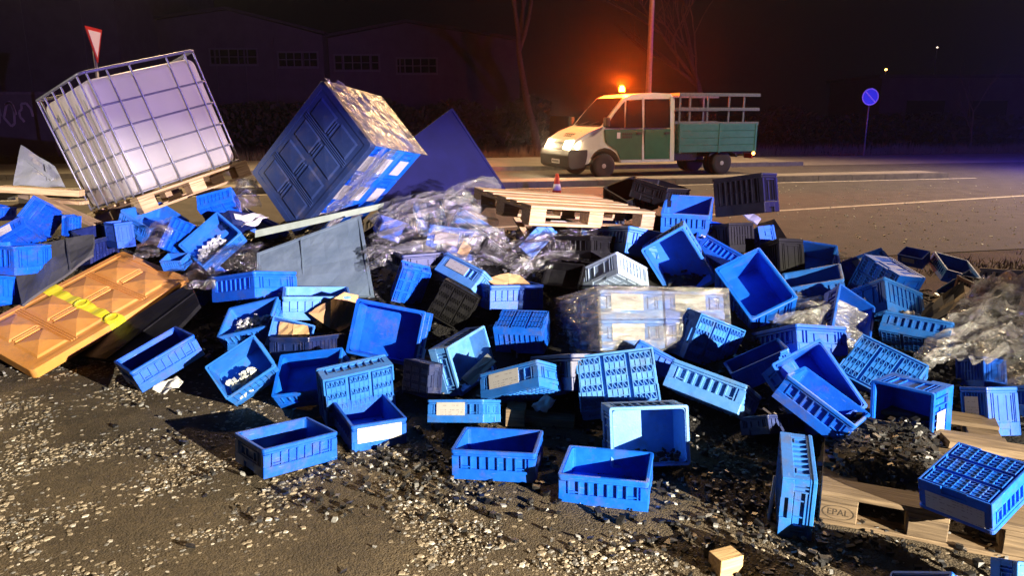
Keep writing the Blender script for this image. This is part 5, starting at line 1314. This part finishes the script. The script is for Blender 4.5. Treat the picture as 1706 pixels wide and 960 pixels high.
# ------------------------------------------------------------------ stretch film
def ridged(p, o=4):
    v = 0; a = .55
    for k in range(o):
        v += a * (1 - abs(noise.noise(p))) ** 2; p = p * 2.1 + Vector((3.1, 1.7, 5.3)); a *= .5
    return v
def uv_grid(me, co):
    l = me.uv_layers.new(name='UVMap'); vi = [0] * len(me.loops); me.loops.foreach_get('vertex_index', vi)
    fl = []
    for k in vi: fl += co[k]
    l.data.foreach_set('uv', fl)
def film(key, label, m, amp=.10, bulge=.1, res=(46, 34), seed=1, freq=4.0, edge=.06, name='stretch_film'):
    q = [Vector(p) for p in SHEETS[key]]; n = (q[1] - q[0]).cross(q[3] - q[0]).normalized()
    mb = MB(); nx, ny = res
    for j in range(ny + 1):
        for i in range(nx + 1):
            u, v = i / nx, j / ny
            eu = edge * noise.noise(Vector((v * 6, seed, 0))); ev = edge * noise.noise(Vector((u * 6, seed, 9)))
            uu = u + eu * (2 * abs(u - .5)) ** 2 * (1 if u > .5 else -1) * 2; vv = v + ev * (2 * abs(v - .5)) ** 2 * (1 if v > .5 else -1) * 2
            p = q[0].lerp(q[1], uu).lerp(q[3].lerp(q[2], uu), vv)
            w = Vector((u * (q[1] - q[0]).length * .38, v * (q[3] - q[0]).length * 1.5, 0)) * freq
            w = w + Vector((noise.noise(w * .6 + Vector((seed, 0, 0))), noise.noise(w * .6 + Vector((0, seed, 4))), 0)) * .9
            h = (ridged(w + Vector((seed * 7.3, 0, 0))) - .5) * amp + bulge * math.sin(math.pi * u) * math.sin(math.pi * v)
            t = Vector((noise.noise(w * 1.3 + Vector((9, seed, 0))), noise.noise(w * 1.3 + Vector((0, 3, seed))), noise.noise(w * 1.3 + Vector((seed, 5, 5))))) * amp * .35
            mb.v.append(tuple(p + n * h + t))
    for j in range(ny):
        for i in range(nx):
            a = j * (nx + 1) + i; mb.f.append((a, a + 1, a + nx + 2, a + nx + 1)); mb.m.append(0)
    o_ = mb.build(name, m, None, smooth=False); lu, lv = (q[1] - q[0]).length, (q[3] - q[0]).length
    uv_grid(o_.data, [((i / nx) * lu + seed, (j / ny) * lv + seed * 2.3) for j in range(ny + 1) for i in range(nx + 1)])
    return tag(o_, label, 'plastic film', 'stretch film scraps')
film('filmA', 'big crumpled heap of clear stretch film in the upper middle of the heap', M['film'], .15, .12, (130, 100), 2, 6.5)
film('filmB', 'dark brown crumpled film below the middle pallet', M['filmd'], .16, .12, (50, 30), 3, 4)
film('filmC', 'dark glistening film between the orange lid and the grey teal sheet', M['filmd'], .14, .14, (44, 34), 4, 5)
film('filmD', 'narrow wisp of clear film just above the upper corner of the orange lid', M['film'], .10, .04, (20, 30), 5, 6)
film('filmG', 'clear film draped over the dark deep crate on the right', M['filmr'], .16, .12, (50, 40), 6, 5)
film('filmH', 'long taut strip of clear film running up to the right', M['filmr'], .045, .03, (16, 60), 7, 7, .03)
film('filmI', 'large crumpled clear film at the right edge of the heap', M['filmr'], .16, .06, (120, 90), 8, 7)
film('filmJ', 'thin crumpled film lying on the road edge behind the heap', M['film'], .05, .02, (40, 30), 9, 7)
film('filmK', 'crumpled clear film over the left end of the middle pallet', M['film'], .10, .06, (24, 20), 10, 6)
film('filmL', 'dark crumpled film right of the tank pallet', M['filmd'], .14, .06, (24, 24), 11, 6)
film('filmM', 'clear film around the dark crates at the lower right edge', M['film'], .12, .06, (24, 34), 12, 6)
def film_box(pose, label, m, off=.018, amp=.02, faces=('y-', 'x-', 'x+', 'z+', 'y+'), freq=7, seed=0, grow=.0, par=None, n=36):
    Mx = frame_of(pose); d = pose['d']; X, Y, Z = d[0] / 2 + off, d[1] / 2 + off, d[2] + off
    mb = MB(); uvs = []
    F_ = {'y-': ((-X, -Y, -off), (2 * X, 0, 0), (0, 0, Z + off)), 'y+': ((X, Y, -off), (-2 * X, 0, 0), (0, 0, Z + off)), 'x-': ((-X, Y, -off), (0, -2 * Y, 0), (0, 0, Z + off)), 'x+': ((X, -Y, -off), (0, 2 * Y, 0), (0, 0, Z + off)), 'z+': ((-X, -Y, Z), (2 * X, 0, 0), (0, 2 * Y, 0))}
    for f in faces:
        o, u, v = (Vector(k) for k in F_[f]); nn = u.cross(v).normalized(); b = len(mb.v)
        for j in range(n + 1):
            for i in range(n + 1):
                p = o + u * (i / n) + v * (j / n)
                s = Vector((p.x * freq * .5 + p.z * freq * .3, p.y * freq * 1.1, p.z * freq * 1.6)) + Vector((seed, seed, seed))
                e = min(i, n - i, j, n - j) / n
                p = p + nn * (ridged(s, 4) - .45) * amp * min(1, e * 8)
                mb.v.append(tuple(Mx @ p)); uvs.append((u.length * i / n + seed + b * .01, v.length * j / n + seed))
        for j in range(n):
            for i in range(n):
                a = b + j * (n + 1) + i; mb.f.append((a, a + 1, a + n + 2, a + n + 1)); mb.m.append(0)
    o_ = mb.build('stretch_film', m, None, smooth=True); uv_grid(o_.data, uvs)
    return tag(o_, label, 'plastic film', 'stretch film scraps')
film_box(POSES['wrapped27'], 'taut clear film wrapped round the low stack of labelled crates in the middle', M['filmw'], .02, .055, ('y-', 'x-', 'x+', 'z+'), 6, 1)
film_box(POSES['load'], 'glaring clear film wrapped over the toppled load beside the dark blue sheet', M['filmg'], .03, .05, ('x+', 'y+', 'z+') if False else ('x+', 'y+'), 5, 4)
# ragged film along the lid edge of the toppled load
Mx = frame_of(POSES['load']); d = POSES['load']['d']
def edge_film(a, b, w, label, seed):
    a, b = Mx @ Vector(a), Mx @ Vector(b); v = Mx.to_3x3() @ Vector(w)
    SHEETS['tmp'] = [tuple(a), tuple(b), tuple(b + v), tuple(a + v)]
    film('tmp', label, M['filmw'], .07, .02, (60, 10), seed, 6, .25)
edge_film((-d[0] / 2, -d[1] / 2 - .035, d[2] * .62), (d[0] / 2, -d[1] / 2 - .035, d[2] * .62), (0, 0, .26), 'twisted film strip along the lower lid edge of the toppled load', 21)
edge_film((d[0] / 2 + .05, -d[1] / 2, d[2] - .12), (d[0] / 2 + .05, d[1] / 2, d[2] - .12), (.02, 0, .22), 'bunched film at the peak of the toppled load by its lid', 22)
# ------------------------------------------------------------------ loose contents, stones and shards
def chunk(mb, p, s, rg, mi=0, flat=.6):
    a = rg.uniform(0, 6.28); ca, sa = math.cos(a), math.sin(a); tl = rg.uniform(-.5, .5)
    w, l, h = s * rg.uniform(.5, 1.2), s * rg.uniform(.8, 1.6), s * flat * rg.uniform(.5, 1.2)
    pts = []
    for (x, y, z) in ((-1, -1, 0), (1, -1, 0), (1, 1, 0), (-1, 1, 0), (-1, -1, 1), (1, -1, 1), (1, 1, 1), (-1, 1, 1)):
        k = rg.uniform(.65, 1.1); X, Y, Z = x * l * .5 * k, y * w * .5 * k, (z - .3) * h
        Z += X * tl
        pts.append((p[0] + X * ca - Y * sa, p[1] + X * sa + Y * ca, p[2] + Z))
    mb.hexa(pts, mi)
def stone(mb, p, s, rg, mi):
    b = len(mb.v); n = 5; a0 = rg.uniform(0, 6.28); st = rg.uniform(.55, 1.0); fl = rg.uniform(.4, .8); ca, sa = math.cos(a0), math.sin(a0)
    for (rr, z) in ((1.0, -.1), (.66, .45)):
        for k in range(n):
            a = 6.28318 * k / n + rg.uniform(-.25, .25); r_ = rr * rg.uniform(.8, 1.12); X, Y = r_ * math.cos(a), r_ * st * math.sin(a)
            mb.v.append((p[0] + s * (X * ca - Y * sa), p[1] + s * (X * sa + Y * ca), p[2] + s * z * fl))
    for k in range(n):
        k2 = (k + 1) % n; mb.f.append((b + k, b + k2, b + n + k2, b + n + k)); mb.m.append(mi)
    mb.f.append(tuple(b + n + k for k in range(n))); mb.m.append(mi)
rg = random.Random(11)
mb = MB(); cnt = 0
while cnt < 52000:
    y = 2.0 + 4.2 * rg.random() ** 1.15; x = rg.uniform(-.80, .80) * (y + .4)
    d_ = .5 + .5 * noise.noise(Vector((x * 1.1, y * 1.1, 2))) + .5 * noise.noise(Vector((x * 3.3, y * 3.3, 8)))
    bias = 1.0 if (-1.2 < x < .6 and y < 3.4) else (1.0 if x < -.4 else .5)
    if rg.random() > max(.68, d_ + .15) * bias: continue
    if heap(x, y) > .03: continue
    s = (.0044 + .0006 * (y - 2)) * math.exp(rg.gauss(0, .55)); s = min(s, .020)
    mi = rg.choices((0, 1, 2), (.64, .27, .09))[0]
    stone(mb, (x, y, .012 + s * .15), s, rg, mi); cnt += 1
tag(mb.build('gravel', [M['stone'], M['stoneg'], M['stonew']], smooth=False), 'pale pebbles and plastic crumbs scattered over the brown dirt', None, None, 'stuff')
mb = MB()
for _ in range(900):
    u = rg.gauss(10.5, 5); v = rg.uniform(7.8, 13.0) if rg.random() < .8 else rg.uniform(13, 16)
    p = rp(u - 1, v)
    if p[1] < 7.5: continue
    chunk(mb, (p[0], p[1], .012), rg.uniform(.008, .026), rg)
tag(mb.build('road_litter', M['bitswhite']), 'pale crumbs scattered over the road behind the heap', None, None, 'stuff')
def heap_bits(n, name, m, lab, fn, s0, s1):
    mb = MB(); k = 0
    while k < n:
        x, y = fn(rg); z = max(.012, heap(x, y)); 
        s = rg.uniform(s0, s1); chunk(mb, (x, y, z + s * .2 + rg.random() * .02), s, rg)
        if rg.random() < .35: chunk(mb, (x + rg.uniform(-.6, .6) * s, y + rg.uniform(-.6, .6) * s, z + s * .5), s * .7, rg)
        k += 1
    tag(mb.build(name, m), lab, None, None, 'stuff')
def on_heap(r):
    while True:
        x, y = r.uniform(-5, 4), r.uniform(3.0, 7.6)
        if heap(x, y) > .035: return x, y
heap_bits(6500, 'black_shards', M['bits'], 'broken black plastic clips spilled through the heap', on_heap, .012, .038)
def spill(r):
    c = r.choice(((1.05, 3.05, .34, .25), (1.75, 3.0, .35, .3), (.2, 3.5, .9, .2), (-.5, 3.2, .35, .2), (2.3, 4.3, .4, .35), (1.0, 2.75, .6, .2)))
    return (r.gauss(c[0], c[2]), r.gauss(c[1], c[3]))
heap_bits(1700, 'black_shards', M['bits'], 'broken black plastic clips spilled on the ground round the front crates', spill, .008, .028)
heap_bits(520, 'pale_shards', M['bitsgrey'], 'grey and white plastic crumbs among the black clips at the front of the heap', spill, .006, .020)
heap_bits(500, 'pale_shards', M['bitsgrey'], 'grey and white plastic crumbs scattered over the heap', lambda r: (r.uniform(-4, 3.4), r.uniform(3.4, 7.0)), .01, .025)
def fill(pose, n, label, wx=(-.32, .32), wy=(-.32, .32), h=.03, s=(.012, .03), m='bitswhite', z0=.03):
    Mx = frame_of(pose); d = pose['d']; mb = MB(); rl = random.Random(len(label))
    for _ in range(n):
        u, v = rl.uniform(*wx), rl.uniform(*wy)
        chunk(mb, (u * d[0], v * d[1], z0 + rl.random() ** 1.5 * h), rl.uniform(*s), rl, 0, .8)
    mb.v = [tuple(Mx @ Vector(p)) for p in mb.v]
    tag(mb.build('white_fittings', M[m]), label, None, None, 'stuff')
fill(POSES['bits_bin'], 130, 'white plastic fittings in the labelled front crate', (-.38, .15), (-.42, -.02), .09, (.016, .034), z0=.045)
fill(POSES['bits_bin2'], 110, 'white plastic fittings in the half hidden crate', (-.3, .3), (-.3, .2), .05, (.016, .034), z0=.04)
fill(POSES['c64'], 120, 'white plastic fittings under the cardboard sheet in the tilted crate', (-.42, .2), (-.42, .1), .05, (.014, .034))
fill(POSES['bits49'], 60, 'white plastic fittings in the crate behind the left deep crate', (-.4, .4), (-.4, .3), .07, (.014, .034))
fill(POSES['bin31'], 60, 'dark shards at the bottom of the pale crate standing on edge', (-.45, .45), (-.46, -.36), .2, (.012, .03), 'bits')
# ------------------------------------------------------------------ thin volume added to imitate lens bloom round the lamps
hz = MB().box(-75, 75, -9, 88, -1.0, 14.6).build('added_glow_volume', None if False else MATS['dark_glass'])
hm = bpy.data.materials.new('lamp_glow_medium'); hm.use_nodes = True
for n_ in list(hm.node_tree.nodes):
    if n_.type != 'OUTPUT_MATERIAL': hm.node_tree.nodes.remove(n_)
pv = hm.node_tree.nodes.new('ShaderNodeVolumePrincipled')
pv.inputs['Color'].default_value = (.8, .8, .8, 1); pv.inputs['Density'].default_value = .0011; pv.inputs['Anisotropy'].default_value = .92
hm.node_tree.links.new(pv.outputs['Volume'], hm.node_tree.nodes['Material Output'].inputs['Volume'])
hz.data.materials.clear(); hz.data.materials.append(hm)
tag(hz, 'thin volume added to make a glow round the lamps', None, None, 'stuff')
